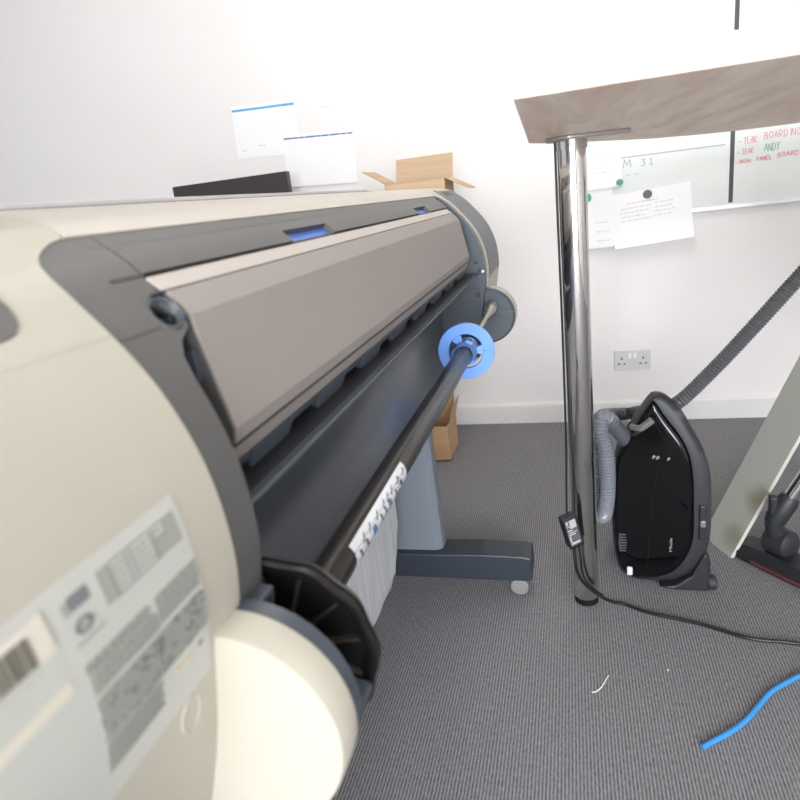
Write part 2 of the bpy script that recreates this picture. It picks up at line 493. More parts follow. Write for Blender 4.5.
# dark trim band that frames the roll bay at the near end
sH = s_at(-0.0485)
band = patch('bay_trim', sG, 1.0, y_near, y_in, M['grey_trim'], prt, -0.0012, 0.012, ns=110, ny=3)
pc = surf(sH, 0.3445, 0.0); nn = N_at(sH); ax = Vector((nn.x, -0.25, nn.z)).normalized()
cutter = lathe('tmp_cutter', [(0.0, -0.05), (0.0096, -0.05), (0.0100, 0.05), (0.0, 0.05)], pc, ax, M['dark'], None, seg=36)
cut(band, cutter)
# recessed cup seen through the hole, lined with a raised rim
lathe('finger_cup', [(0.0098, 0.0004), (0.0108, 0.0010), (0.0120, 0.0002), (0.0120, -0.024), (0.0001, -0.024), (0.0001, -0.022), (0.0098, -0.021)], pc, ax, M['slate'], prt, seg=36, closed=True)
endplate('bay_side', 0.287, 0.320, M['grey_trim'], 0.020)
# thin seam line on housing and trim
def groove(name, s, y0, y1, w, material, off=0.0004, parent=prt):
    n = 24; V = []; F = []
    p = P_at(s); ds = w/2
    d = (P_at(s+0.004)-P_at(s-0.004)).normalized()
    nn_ = N_at(s)
    q = []
    for a, o_ in ((-ds, off), (ds, off), (ds, -0.004), (-ds, -0.004)):
        v = p+d*a+nn_*o_; q.append(v)
    V = [Vector((v.x, y, H+v.z)) for y in (y0, y1) for v in q]
    F = [(0, 1, 2, 3), (7, 6, 5, 4)]+[(i, (i+1) % 4, (i+1) % 4+4, i+4) for i in range(4)]
    return obj(name, V, F, material, parent)
M['seam_cream'] = mat('shadow gap in cream', (176, 170, 158), 0.7)
M['mark'] = mat('embossed marks', (92, 92, 96), 0.6)
M['seam_dark'] = mat('shadow gap in grey', (58, 58, 62), 0.7)
groove('seam', s_at(-0.0505), 0.02, 0.2895, 0.0011, M['seam_cream'])
groove('seam', s_at(-0.0545), 0.2905, 0.331, 0.0010, M['seam_dark'], -0.0009)
# dark control inset on the near housing
def inset():
    pts = [(0.249, -0.010), (0.2492, -0.020), (0.2486, -0.0275), (0.2468, -0.0325), (0.2440, -0.0358), (0.2400, -0.0382), (0.235, -0.0392), (0.226, -0.0398), (0.10, -0.0402), (0.10, -0.010)]
    m_ = len(pts); V = []
    for o_ in (0.0014, -0.005):
        for y, z in pts: V.append(surf(s_at(z), y, o_))
    F = [tuple(range(m_)), tuple(range(m_, 2*m_))[::-1]]+[(i, (i+1) % m_, (i+1) % m_+m_, i+m_) for i in range(m_)]
    return obj('side_inset', V, F, M['grey_trim'], prt)
inset()
# top lid
sTop = 0.012
patch('top_lid', 0.0, sG-0.001, lambda s: 0.3375, lambda s: 1.4925, M['cream_lid'], prt, 0.0, 0.012, ns=30, ny=6)
prism_xz('front_cover', [(-0.452, H+0.0300), (-0.452, H+0.005), (-0.60, H-0.40), (-0.86, H-0.40), (-0.88, H-0.30), (-0.86, H-0.10), (-0.74, H-0.004), (-0.60, H+0.022)], 0.05, 1.78, M['cream_lid'], prt)
M['lid_dark'] = mat('dark lid gasket', (84, 78, 80), 0.6)  # dark strip along the back edge of the top lid
M['lid_pale'] = mat('pale grey lid edge', (196, 190, 192), 0.5)
box('lid_gasket', -0.456, -0.4495, 0.10, 1.50, H+0.024, H+0.0318, M['lid_dark'], prt)
box('lid_edge', -0.475, -0.456, 0.10, 1.50, H+0.016, H+0.0365, M['lid_pale'], prt, bevel=0.001)
# dark rear panel with two latch windows
W1, W2 = (0.605, 0.728), (1.18, 1.282)
sW = s_at(-0.0128)
def flat_patch(nm, s0, s1, a, b, m_, off=-0.001, th=0.010, ns=12): return patch(nm, s0, s1, a, b, m_, prt, off, th, ns=ns, ny=2)
pn = flat_patch('rear_panel', sG, sSlit, lambda s: 0.3600, lambda s: 1.4685, M['grey_trim'], off=-0.0012, ns=16)
for a, b in (W1, W2):
    # a pocket: cut through the panel, a blue latch below
    V = []
    for y in (a, b):
        for z, o_ in ((-0.0128, 0.02), (-0.0300, 0.02), (-0.0300, -0.03), (-0.0128, -0.03)):
            V.append(surf(s_at(z), y, o_))
    c_ = obj('tmp_cutter', V, [(0, 1, 2, 3), (7, 6, 5, 4)]+[(i, (i+1) % 4, (i+1) % 4+4, i+4) for i in range(4)], M['dark'])
    cut(pn, c_)
    patch('latch', s_at(-0.0120), s_at(-0.0270), a-0.002, b+0.002, M['blue_latch'], prt, -0.0085, 0.008, ns=6, ny=1)
groove('panel_line', s_at(-0.0045), 0.345, 0.80, 0.0004, M['mark'], -0.0010)
# embossed mark near the left end of the panel
mbm = MB()
for k in range(4):
    y = 0.357+k*0.0035
    a = [surf(s_at(-0.0068), y, -0.0010), surf(s_at(-0.0068), y+0.0026, -0.0010), surf(s_at(-0.0078), y+0.0026, -0.0010), surf(s_at(-0.0078), y, -0.0010)]
    b_ = [v-Vector((0.001, 0, 0.001)) for v in a]
    mbm.add(a+b_, [(0, 1, 2, 3), (7, 6, 5, 4)]+[(i, (i+1) % 4, (i+1) % 4+4, i+4) for i in range(4)])
mbm.build('embossed_mark', M['mark'], prt)
# slit behind the roll cover
patch('slot_liner', sSlit-0.004, sCovTop+0.01, 0.330, 1.4685, M['dark'], prt, -0.004, 0.008, ns=4, ny=1)
groove('slot', s_at(-0.0248), 0.328, 0.3605, 0.0026, M['dark'], -0.0008)
# roll cover
CP = [(-0.2630, -0.0272), (-0.2520, -0.0362), (-0.2408, -0.0485), (-0.2372, -0.0530), (-0.2219, -0.1285), (-0.2214, -0.1320), (-0.2245, -0.1440), (-0.2302, -0.1576)]
def cover_strip(nm, pts, material, y0=0.3592, y1=1.442, th=0.007):
    q = [Vector((p[0], p[1])) for p in pts]; inner = []
    for i in range(len(q)):
        d = (q[min(len(q)-1, i+1)]-q[max(0, i-1)]).normalized(); inner.append(q[i]+Vector((d.y, -d.x))*th if Vector((d.y, -d.x)).dot(Vector((-1, -0.6))) > 0 else q[i]-Vector((d.y, -d.x))*th)
    poly = [(v.x, H+v.y) for v in q]+[(v.x, H+v.y) for v in inner[::-1]]
    return prism_xz(nm, poly, y0, y1, material, prt, smooth=False)
cover_strip('cover_edge', CP[0:2], M['cover_strip'])
cover_strip('roll_cover', [(-0.2512, -0.0370)]+CP[2:6]+[(-0.2240, -0.1432)], M['cover'], 0.3600, 1.441)
cover_strip('cover_lower_edge', [(-0.2252, -0.1462), CP[7]], M['cover'], 0.3595, 1.442)
cover_strip('cover_seam', [(-0.2235, -0.1425), (-0.2248, -0.1455)], M['seam_dark'], 0.3605, 1.4405, th=0.003)
cover_strip('cover_seam', [(-0.2525, -0.0358), (-0.2512, -0.0368)], M['seam_dark'], 0.345, 1.445, th=0.010)
prism_xz('cover_end', [(p[0]-0.0015, H+p[1]-0.001) for p in CP]+[(-0.262, H-0.150), (-0.285, H-0.06)], 0.3590, 0.3630, M['grey_trim'], prt)
prism_xz('cover_end', [(p[0]-0.003, H+p[1]-0.001) for p in CP]+[(-0.262, H-0.150), (-0.285, H-0.06)], 1.4385, 1.4425, M['slate'], prt)
box('cover_catch', -0.2475, -0.2365, 0.352, 0.3592, H-0.097, H-0.076, M['slate'], prt, bevel=0.001)
# scalloped lip under the cover
mb = MB(); y = 0.365; top = []; 
seq = []
while y < 1.44:
    for dy, dz in ((0.0, 0.002), (0.028, 0.002), (0.036, 0.016), (0.10, 0.016), (0.112, 0.002)):
        if y+dy < 1.45: seq.append((y+dy, dz))
    y += 0.14
V = []
for yy, dz in seq:
    x0, z0 = -0.2315, H-0.1585; x1, z1 = -0.2365-0.25*dz, H-0.1660-dz
    V += [(x0, yy, z0), (x1, yy, z1), (x1-0.006, yy, z1+0.001), (x0-0.008, yy, z0+0.002)]
F = []
for k in range(len(seq)-1):
    for j in range(4): F.append((4*k+j, 4*k+(j+1) % 4, 4*k+4+(j+1) % 4, 4*k+4+j))
F += [(0, 1, 2, 3), tuple(4*(len(seq)-1)+j for j in (3, 2, 1, 0))]
obj('scalloped_lip', V, F, M['lip'], prt)
# dark recess, media shelf and curved guide
box('paper_slot', -0.37, -0.355, 0.33, 1.50, H-0.30, H-0.02, M['dark'], prt)
box('slot_roof', -0.355, -0.245, 0.33, 1.50, H-0.155, H-0.150, M['dark'], prt)
arc = [(-0.355, -0.176), (-0.222, -0.1795), (-0.2140, -0.1815)]
for k in range(0, 21):
    a = math.radians(96+(246-96)*k/20); arc.append((-0.204+0.1050*math.cos(a), -0.288+0.1050*math.sin(a)))
q = arc; inner = []
for i in range(len(q)):
    d = (Vector(q[min(len(q)-1, i+1)])-Vector(q[max(0, i-1)])).normalized(); nrm = Vector((-d.y, d.x))
    if i < 3: inner.append((q[i][0]-0.004, q[i][1]-0.006))
    else:
        r_ = Vector(q[i])-Vector((-0.204, -0.288)); r_.normalize(); inner.append((q[i][0]+r_.x*0.005, q[i][1]+r_.y*0.005))
poly = [(x, H+z) for x, z in q]+[(x, H+z) for x, z in inner[3:][::-1]]+[(-0.355, H-0.186)]
prism_xz('roll_guide', poly, 0.325, 1.50, M['panel_dark'], prt, smooth=True, angle=25)
M['edge_hl'] = mat('guide edge highlight', (70, 74, 81), 0.7)  # lighter tone stands for the highlight along the shelf edge
prism_xz('shelf_top', [(-0.356, H-0.172), (-0.2215, H-0.1780), (-0.2215, H-0.1795), (-0.356, H-0.1765)], 0.33, 1.495, M['dark'], prt)
tube('guide_edge', [(-0.2150, 0.326, H-0.1815), (-0.2150, 1.50, H-0.1815)], 0.0022, M['edge_hl'], prt, seg=8, smooth_path=False)
# far end: bay side wall, cream rim, dark inset, outer housing
endplate('bay_side', 1.508, 1.538, M['slate'], 0.004)
patch('bay_trim', sG, 1.0, lambda s: 1.506, lambda s: mirror(y_near)(s), M['slate'], prt, -0.0012, 0.010, ns=90, ny=2)
patch('end_housing', 0.0, 1.0, lambda s: mirror(y_near)(s) if zs(s) < 0.0032 else 1.4935, lambda s: 1.80, M['cream'], prt, 0.0, 0.012, ns=90, ny=3)
endplate('end_housing', 1.545, 1.795, M['cream'], 0.022)
patch('side_inset', s_at(0.012), s_at(-0.197), 1.572, lambda s: 1.786, M['slate'], prt, 0.0015, 0.006, ns=40, ny=1)
patch('inset_rim', s_at(0.014), s_at(-0.200), 1.5665, lambda s: 1.5715, M['ink_brown'], prt, 0.0022, 0.006, ns=40, ny=1)
patch('inset_pocket', s_at(0.0085), s_at(-0.0005), 1.615, lambda s: 1.70, M['dark'], prt, 0.0022, 0.004, ns=4, ny=1)
# holes and screws on the far bay side
for (x, z, r_, mm) in ((-0.2065, -0.174, 0.0075, 'dark'), (-0.217, -0.155, 0.0045, 'dark'), (-0.216, -0.231, 0.0065, 'dark'), (-0.206, -0.246, 0.003, 'dark'), (-0.178, -0.262, 0.0042, 'dark')):
    lathe('screw_hole', [(0, -0.0006), (r_, -0.0006), (r_, 0.003), (0, 0.003)], (x, 1.507 if z > -0.25 else 1.5315, H+z), (0, 1, 0), M[mm], prt, seg=20)
lathe('screw', [(0, -0.002), (0.0035, -0.0015), (0.004, 0.003), (0, 0.003)], (-0.204, 1.5065, H-0.1765), (0, 1, 0), M['screw'], prt, seg=16)
box('bay_clip', -0.266, -0.250, 1.500, 1.508, H-0.197, H-0.192, M['pale_metal'], prt, bevel=0.001)
box('bay_line', -0.27, -0.19, 1.5066, 1.508, H-0.2155, H-0.2145, M['seam_dark'], prt)
box('bay_line', -0.30, -0.215, 1.5066, 1.508, H-0.2475, H-0.2465, M['seam_dark'], prt)
# round spindle hubs at both ends
AXX, AXZ = -0.204, H-0.288
hubN = lathe('spindle_hub', [(0.0, 0.2605), (0.0690, 0.2605), (0.0698, 0.2620), (0.0702, 0.284), (0, 0.284)], (AXX, 0, AXZ), (0, 1, 0), M['cream'], prt, seg=72, angle=28)
lathe('hub_ring', [(0.0, 0.284), (0.0690, 0.284), (0.0690, 0.297), (0.066, 0.2985), (0.0, 0.2985)], (AXX, 0, AXZ), (0, 1, 0), M['slate'], prt, seg=72)
mb = MB(); sector(mb, AXX, AXZ, 0.040, 0.0675, 0.298, 0.331, math.radians(-85), math.radians(-14)); mb.build('spindle_bracket', M['slate'], prt, bevel=0.003)
mb = MB(); sector(mb, AXX, AXZ, 0.044, 0.063, 0.298, 0.322, math.radians(80), math.radians(118)); mb.build('spindle_bracket', M['slate'], prt, bevel=0.006, smooth=True)
lathe('hub_ring', [(0.0, 1.532), (0.062, 1.532), (0.0665, 1.536), (0.0665, 1.550), (0, 1.550)], (AXX, 0, AXZ), (0, 1, 0), M['slate'], prt, seg=64)
lathe('spindle_hub', [(0.0, 1.549), (0.0680, 1.549), (0.0680, 1.585), (0, 1.588)], (AXX, 0, AXZ), (0, 1, 0), M['cream'], prt, seg=64)
box('hub_line', -0.180, -0.139, 1.5312, 1.533, H-0.2805, H-0.2795, M['ink_brown'], prt)
# belly of the printer
prism_xz('belly_pan', [(-0.86, H-0.395), (-0.86, H-0.33), (-0.37, H-0.30), (-0.262, H-0.3875), (-0.262, H-0.40)], 0.29, 1.54, M['slate'], prt)
# rating sticker, barcode label and their printing, on the near housing
XS = -0.200
def on_housing(y, z, off): 
    return surf(s_at(z), y, off)
def quad(mb, y0, y1, z0, z1, off=0.0006, i=0, shear=0.0, nz=3, th=0.0006):
    V = []
    for o_ in (off, off-th):
        for k in range(nz+1):
            z = z0+(z1-z0)*k/nz
            V += [on_housing(y0, z, o_), on_housing(y1, z, o_)]
    K = 2*(nz+1); F = []
    for k in range(nz):
        a = 2*k; F += [(a, a+1, a+3, a+2), (a+K, a+2+K, a+3+K, a+1+K), (a, a+2, a+2+K, a+K), (a+1, a+1+K, a+3+K, a+3)]
    F += [(0, K, K+1, 1), (K-2, K-1, 2*K-1, 2*K-2)]
    mb.add(V, F, i)
mb = MB(); quad(mb, 0.085, 0.2545, -0.2345, -0.1275, 0.0007, nz=12); st = mb.build('rating_sticker', M['sticker'], prt)
mb = MB()
# icons, table frame and text blocks (0 grey, 1 dark, 2 ochre)
quad(mb, 0.1755, 0.1866, -0.1412, -0.1352, 0.0013, 1)
quad(mb, 0.1715, 0.1750, -0.1415, -0.1362, 0.0013, 0)
for a in range(24):
    t = 2*PI*a/24; yc, zc = 0.1790+0.0042*math.cos(t), -0.1490+0.0028*math.sin(t)
    quad(mb, yc-0.0007, yc+0.0007, zc-0.0006, zc+0.0006, 0.0013, 1, nz=1)
quad(mb, 0.176, 0.185, -0.1492, -0.1487, 0.0013, 1, nz=1)
quad(mb, 0.1725, 0.1885, -0.1555, -0.1545, 0.0013, 0, nz=1)
# table of figures
for k in range(6): quad(mb, 0.1930, 0.2495, -0.1353-k*0.0030, -0.1350-k*0.0030+0.0004, 0.0013, 0, nz=1)
for yy in (0.1930, 0.2005, 0.2110, 0.2145, 0.2290, 0.2310, 0.2400, 0.2490): quad(mb, yy, yy+0.0006, -0.1505, -0.1350, 0.0013, 0, nz=3)
quad(mb, 0.1935, 0.2000, -0.1502, -0.1352, 0.00125, 0); quad(mb, 0.2405, 0.2490, -0.1502, -0.1352, 0.00125, 0); quad(mb, 0.2310, 0.2400, -0.1500, -0.1415, 0.00125, 0)
def text_rows(y0, y1, z0, z1, pitch, i=0, h=0.55):
    z = z0
    while z > z1:
        yy = y0+random.random()*0.001
        while yy < y1-0.002:
            w = 0.0012+random.random()*0.0035; quad(mb, yy, min(y1, yy+w), z-pitch*h, z, 0.0013, 1 if (i and random.random() < 0.16) else 0, nz=1); yy += w+0.0005
        z -= pitch
text_rows(0.2180, 0.2535, -0.1640, -0.1780, 0.00145, h=0.8)
text_rows(0.1710, 0.2140, -0.1640, -0.1700, 0.00150, h=0.8)
text_rows(0.1710, 0.2175, -0.1705, -0.1795, 0.00150, h=0.8)
text_rows(0.1705, 0.2535, -0.1815, -0.2035, 0.00200, 1, h=0.75)
text_rows(0.1705, 0.2120, -0.2045, -0.2200, 0.00180, 0)
for yy in (0.2225, 0.2290, 0.2330): quad(mb, yy, yy+0.0035, -0.2115, -0.2090, 0.0013, 2, nz=1)
quad(mb, 0.2432, 0.2468, -0.2112, -0.2088, 0.0013, 1, nz=1)
mb.build('sticker_print', [M['ink_grey'], M['ink_mid'], M['ink_ochre']], st)
mb = MB(); quad(mb, 0.095, 0.1632, -0.1490, -0.1325, 0.0016, nz=6); bl = mb.build('barcode_label', M['sticker_white'], prt)
mb = MB(); yy = 0.100
while yy < 0.1525:
    w = random.choice((0.0006, 0.0009, 0.0016)); quad(mb, yy, yy+w, -0.1482, -0.1362, 0.0022, nz=3); yy += w+random.choice((0.0004, 0.0004, 0.0009))
mb.build('barcode', M['ink_brown'], bl)
mb = MB(); quad(mb, 0.120, 0.1632, -0.1690, -0.1640, 0.0014, nz=2); mb.build('small_label', M['sticker_white'], prt)
# embossed oval lower on the housing
ov = []
for k in range(41):
    t = 2*PI*k/40; ov.append(on_housing(0.2340+0.0085*math.cos(t), -0.2480+0.0105*math.sin(t), 0.0002))
V, F = tube_geo(ov, 0.0005, 6); obj('embossed_oval', V, F, M['seam_cream'], prt, smooth=True)
# media bin cloth under the printer
cp = [(-0.50, 0.640), (-0.46, 0.60), (-0.447, 0.52), (-0.445, 0.40), (-0.446, 0.28), (-0.447, 0.20), (-0.449, 0.158), (-0.462, 0.137), (-0.52, 0.132), (-0.60, 0.14)]
cp = [(p.x, p.z) for p in spline([Vector((a, 0, b)) for a, b in cp], 6)]
V = []; F = []; ny = 30
for o_ in (0, 1):
    for j in range(ny+1):
        y = 0.42+(1.365-0.42)*j/ny
        lim = 0.10 if y < 1.18 else 0.10+0.16*((y-1.18)/0.185)**2.2
        for k, (x, z) in enumerate(cp):
            z = max(z, lim)
            d = Vector((cp[min(len(cp)-1, k+1)][0]-cp[max(0, k-1)][0], cp[min(len(cp)-1, k+1)][1]-cp[max(0, k-1)][1])).normalized()
            e = 0.002*math.sin(j*1.7+k*0.3)
            V.append((x+d.y*(0.004*o_)+e, y, z-d.x*0.004*o_))
W = len(cp); K = W*(ny+1)
for j in range(ny):
    for k in range(W-1):
        a = j*W+k; F += [(a, a+1, a+W+1, a+W), (a+K, a+W+K, a+W+1+K, a+1+K)]
    a = j*W; F += [(a, a+W, a+W+K, a+K)]; a = j*W+W-1; F += [(a, a+K, a+W+K, a+W)]
for k in range(W-1):
    F += [(k, k+K, k+1+K, k+1)]; a = ny*W+k; F += [(a, a+1, a+1+K, a+K)]
obj('media_bin_cloth', V, F, M['fabric'], prt, smooth=True)
# stand: two columns, two feet with casters, one rail
def stand_end(y0, flip):
    sgn = -1 if flip else 1
    Y = lambda t: y0+sgn*t
    V = []
    for (x0, x1, z) in ((-0.60, -0.3655, 0.108), (-0.592, -0.376, 0.635)):
        V += [(x0, Y(0.022), z), (x1-0.016, Y(0.022), z), (x1, Y(0.034), z), (x1, Y(0.075), z), (x0, Y(0.075), z)]
    F = [tuple(range(5)), tuple(range(5, 10))[::-1]]+[(i, (i+1) % 5, (i+1) % 5+5, i+5) for i in range(5)]
    obj('stand_leg', V, F, M['column'], prt, bevel=0.003)
    poly = [(-0.135, 0.048), (-0.128, 0.062), (-0.130, 0.116), (-0.150, 0.121), (-0.26, 0.124), (-0.36, 0.121), (-0.62, 0.121), (-0.75, 0.124), (-0.86, 0.121), (-0.88, 0.122), (-0.88, 0.062), (-0.87, 0.048)]
    ft = prism_xz('stand_foot', poly, Y(0), Y(0.085), M['foot'], prt, bevel=0.004)
    for cx in (-0.165, -0.84):
        mb = MB()
        mb.box(cx-0.011, cx+0.011, Y(0.030), Y(0.052), 0.034, 0.050)
        cs = mb.build('caster', M['rubber'], ft, bevel=0.003)
        for dy in (0.016, 0.050):
            o = lathe('caster_wheel', [(0.0, -0.007), (0.018, -0.007), (0.0235, -0.005), (0.0235, 0.005), (0.018, 0.007), (0, 0.007)], (cx, Y(dy), 0.0238), (0, 1, 0), M['caster_grey'], ft, seg=24)
stand_end(1.463, False); stand_end(0.367, True)
box('stand_rail', -0.60, -0.54, 0.345, 1.485, 0.20, 0.26, M['foot'], prt, bevel=0.004)

# ------------------------------------------------------------------ media spindle lying in the hubs
spn = thing('media_spindle', 'black roll spindle with one blue and one black end disc, held at the printer\'s rear', 'spindle')
lathe('tube', [(0, 0.332), (0.016, 0.332), (0.016, 1.30), (0.0145, 1.305), (0, 1.305)], (AXX, 0, AXZ), (0, 1, 0), M['spindle'], spn, seg=32)
# long groove ridges on the tube
for a in (20, 62, 140, 260):
    c_, s_ = math.cos(math.radians(a)), math.sin(math.radians(a))
    tube('tube_ridge', [(AXX+0.0156*c_, 0.40, AXZ+0.0156*s_), (AXX+0.0156*c_, 1.185, AXZ+0.0156*s_)], 0.0011, M['spindle'], spn, seg=6, smooth_path=False)
sc8 = lambda a: 1+0.018*math.cos(11*a)
lathe('end_flange', [(0.020, 0.334), (0.023, 0.334), (0.026, 0.343), (0.056, 0.342), (0.0640, 0.3345), (0.0680, 0.3340), (0.0688, 0.337), (0.0660, 0.3435), (0.0605, 0.352), (0.0560, 0.354), (0.030, 0.354), (0.0250, 0.356), (0.0235, 0.384), (0.0205, 0.388), (0.0160, 0.388), (0.016, 0.334)],
      (AXX, 0, AXZ), (0, 1, 0), M['flange'], spn, seg=88, rmod=sc8, closed=True)
mb = MB()
for k in range(12):
    a = 2*PI*(k+0.35)/12; c_, s_ = math.cos(a), math.sin(a); t = Vector((-s_, 0, c_))*0.0011
    for r0, r1 in ((0.022, 0.0575),):
        A = Vector((AXX+r0*c_, 0, AXZ+r0*s_)); B = Vector((AXX+r1*c_, 0, AXZ+r1*s_))
        V = [A-t, A+t, B+t, B-t]
        V = [v+Vector((0, 0.337, 0)) for v in V]+[v+Vector((0, 0.344, 0)) for v in V]
        mb.add(V, [(0, 1, 2, 3), (7, 6, 5, 4)]+[(i, (i+1) % 4, (i+1) % 4+4, i+4) for i in range(4)])
mb.build('flange_ribs', M['flange_rim'], spn)
lathe('flange_rim', [(0.0640, 0.3455), (0.0672, 0.3440), (0.0630, 0.3525), (0.0600, 0.3545), (0.0590, 0.3530)], (AXX, 0, AXZ), (0, 1, 0), M['flange_rim'], spn, seg=88, rmod=sc8, closed=True)
# blue stopper disc with three cut-outs
mb = MB()
YS = 1.187
holes = [(20, 105), (140, 225), (260, 345)]
sector(mb, AXX, AXZ, 0.0335, 0.0545, YS, YS+0.010, 0, 2*PI, n=64)
for (a, b), (c_, d) in zip(holes, holes[1:]+[(holes[0][0]+360, 0)]):
    sector(mb, AXX, AXZ, 0.0190, 0.0338, YS, YS+0.010, math.radians(b), math.radians(c_), n=8)
mb.build('stopper_disc', M['blue'], spn, bevel=0.0015)
lathe('stopper_hub', [(0.0165, 1.160), (0.0200, 1.160), (0.0215, 1.166), (0.0215, 1.235), (0.0165, 1.235)], (AXX, 0, AXZ), (0, 1, 0), M['blue_hub'], spn, seg=36, closed=True)
for a in (65, 185, 305):
    mb = MB(); sector(mb, AXX, AXZ, 0.0212, 0.0255, 1.168, 1.200, math.radians(a-17), math.radians(a+17), n=5)
    hc = mb.build('hub_clip', M['blue'], spn, bevel=0.001)
    mb = MB(); sector(mb, AXX, AXZ, 0.0252, 0.0262, 1.174, 1.186, math.radians(a-8), math.radians(a+8), n=3)
    mb.build('clip_slot', M['ink_dark'], hc)
lathe('inner_collar', [(0.0165, 1.218), (0.0290, 1.218), (0.0290, 1.224), (0.0165, 1.224)], (AXX, 0, AXZ), (0, 1, 0), M['foot'], spn, seg=36, closed=True)
tip0 = Vector((AXX, 0, AXZ)); tdv = Vector((0.055, 1.0, 0.075)).normalized()
lathe('drive_tip', [(0, 1.28), (0.0050, 1.28), (0.0052, 1.425), (0.0075, 1.445), (0.0118, 1.482), (0.0128, 1.490), (0.0128, 1.520), (0.0105, 1.526), (0, 1.526)], tip0+Vector((-0.065, 0, -0.087)), tdv, M['tip'], spn, seg=24)
for yy in (1.490, 1.500, 1.510):
    lathe('tip_ring', [(0.0120, yy), (0.0134, yy+0.001), (0.0134, yy+0.004), (0.0120, yy+0.005)], tip0+Vector((-0.065, 0, -0.087)), tdv, M['ink_dark'], spn, seg=24, closed=True)
# instruction label wrapped on the tube
mb = MB(); sector(mb, AXX, AXZ, 0.0158, 0.01655, 0.452, 0.632, math.radians(-58), math.radians(50), n=14)
lb = mb.build('instruction_label', M['label_white'], spn)
mb = MB()
random.seed(4)
def mark(y0, a0, y1, a1, w, i):
    A = []
    for t in range(5):
        A.append((y0+(y1-y0)*t/4, math.radians(a0+(a1-a0)*t/4)))
    V = []; F = []
    for y, a in A:
        for dy in (-w/2, w/2):
            for r in (0.01645, 0.0169): V.append((AXX+r*math.cos(a), y+dy, AXZ+r*math.sin(a)))
    for k in range(4):
        b = 4*k
        F += [(b+1, b+3, b+7, b+5), (b, b+4, b+6, b+2), (b, b+1, b+5, b+4), (b+2, b+6, b+7, b+3)]
    F += [(0, 2, 3, 1), (16, 17, 19, 18)]
    mb.add(V, F, i)
for (y, i, w) in ((0.470, 0, 0.004), (0.488, 0, 0.005), (0.512, 1, 0.010), (0.535, 0, 0.004), (0.550, 0, 0.004), (0.566, 1, 0.009), (0.590, 0, 0.004), (0.613, 0, 0.006)):
    mark(y, -30, y-0.008, 12, w, i)
    mark(y+0.004, 10, y+0.012, 34, 0.0025, 0)
    mark(y-0.006, -34, y+0.008, -26, 0.003, 0)
for a in (-12, 4, 20): mark(0.590, a, 0.602, a-6, 0.003, 0)
for a in (-5, 18): mark(0.604, a, 0.600, a+12, 0.003, 0)
mb.build('label_print', [M['ink_dark'], M['ink_blue']], lb)

# ------------------------------------------------------------------ the bar table
tb = thing('bar_table', 'high wood-grain table on polished chrome legs, seen from below at upper right', 'table')
edge = [(-0.055, 0.745), (-0.084, 1.522), (-0.062, 1.585), (0.053, 1.802), (0.135, 1.945), (0.224, 2.081), (0.345, 2.215), (0.489, 2.326), (0.590, 2.358), (0.685, 2.370), (0.90, 2.36), (1.9, 2.30), (1.9, 0.745)]
prism_xy('tabletop', edge, 1.118, 1.148, M['wood'], tb, bevel=0.002)
def table_leg(x, y):
    lg = lathe('leg', [(0, 0.018), (0.0285, 0.018), (0.0295, 0.020), (0.0295, 1.108), (0, 1.108)], (x, y, 0), (0, 0, 1), M['chrome'], tb, seg=48)
    lathe('foot_glide', [(0, 0.0), (0.026, 0.0), (0.029, 0.003), (0.029, 0.018), (0, 0.018)], (x, y, 0), (0, 0, 1), M['rubber'], lg, seg=36)
    pl = []
    for k in range(40):
        t = 2*PI*k/40; c_, s_ = math.cos(t), math.sin(t)
        px = 0.052*c_ if c_ < 0 else 0.118*c_
        py = 0.050*s_ if c_ < 0 else 0.050*s_*(1-0.62*c_)
        pl.append((x+px, y+py))
    prism_xy('mounting_plate', pl, 1.109, 1.118, M['plate'], lg, bevel=0.003)
    lathe('mounting_cup', [(0.0297, 1.092), (0.0325, 1.092), (0.0325, 1.109), (0.0297, 1.109)], (x, y, 0), (0, 0, 1), M['chrome'], lg, seg=40, closed=True)
for x, y in ((0.005, 1.464), (1.72, 0.92), (1.72, 2.15)): table_leg(x, y)

# ------------------------------------------------------------------ vacuum cleaner standing on its end
vac = thing('vacuum_cleaner', 'gloss black canister vacuum cleaner with ribbed hose, parked upright beside the chrome table leg', 'vacuum cleaner')
OUT = [(0.114, 0.010), (0.088, 0.045), (0.077, 0.140), (0.078, 0.250), (0.088, 0.347), (0.106, 0.393), (0.140, 0.455), (0.170, 0.508), (0.182, 0.520), (0.202, 0.516), (0.222, 0.500),
       (0.240, 0.477), (0.261, 0.437), (0.285, 0.387), (0.300, 0.337), (0.306, 0.277), (0.306, 0.150), (0.290, 0.085), (0.262, 0.040), (0.225, 0.014), (0.180, 0.006)]
LID = [(0.117, 0.013), (0.091, 0.047), (0.080, 0.140), (0.081, 0.250), (0.090, 0.346), (0.108, 0.391), (0.142, 0.453), (0.168, 0.500), (0.174, 0.506), (0.180, 0.500), (0.190, 0.482),
       (0.204, 0.460), (0.235, 0.415), (0.252, 0.372), (0.260, 0.320), (0.263, 0.240), (0.263, 0.155), (0.250, 0.100), (0.220, 0.048), (0.180, 0.022), (0.150, 0.014)]
def ysl(x): return -(x-0.19)*0.25      # the front turns a little towards the left
def loft(nm, rings, material, cap0=True, cap1=True, parent=vac, **k):
    n = len(rings[0]); V = [p for r in rings for p in r]; F = []
    for i in range(len(rings)-1):
        for j in range(n): F.append((i*n+j, i*n+(j+1) % n, (i+1)*n+(j+1) % n, (i+1)*n+j))
    if cap0: F.append(tuple(range(n)))
    if cap1: F.append(tuple((len(rings)-1)*n+j for j in range(n))[::-1])
    return obj(nm, V, F, material, parent, smooth=True, **k)
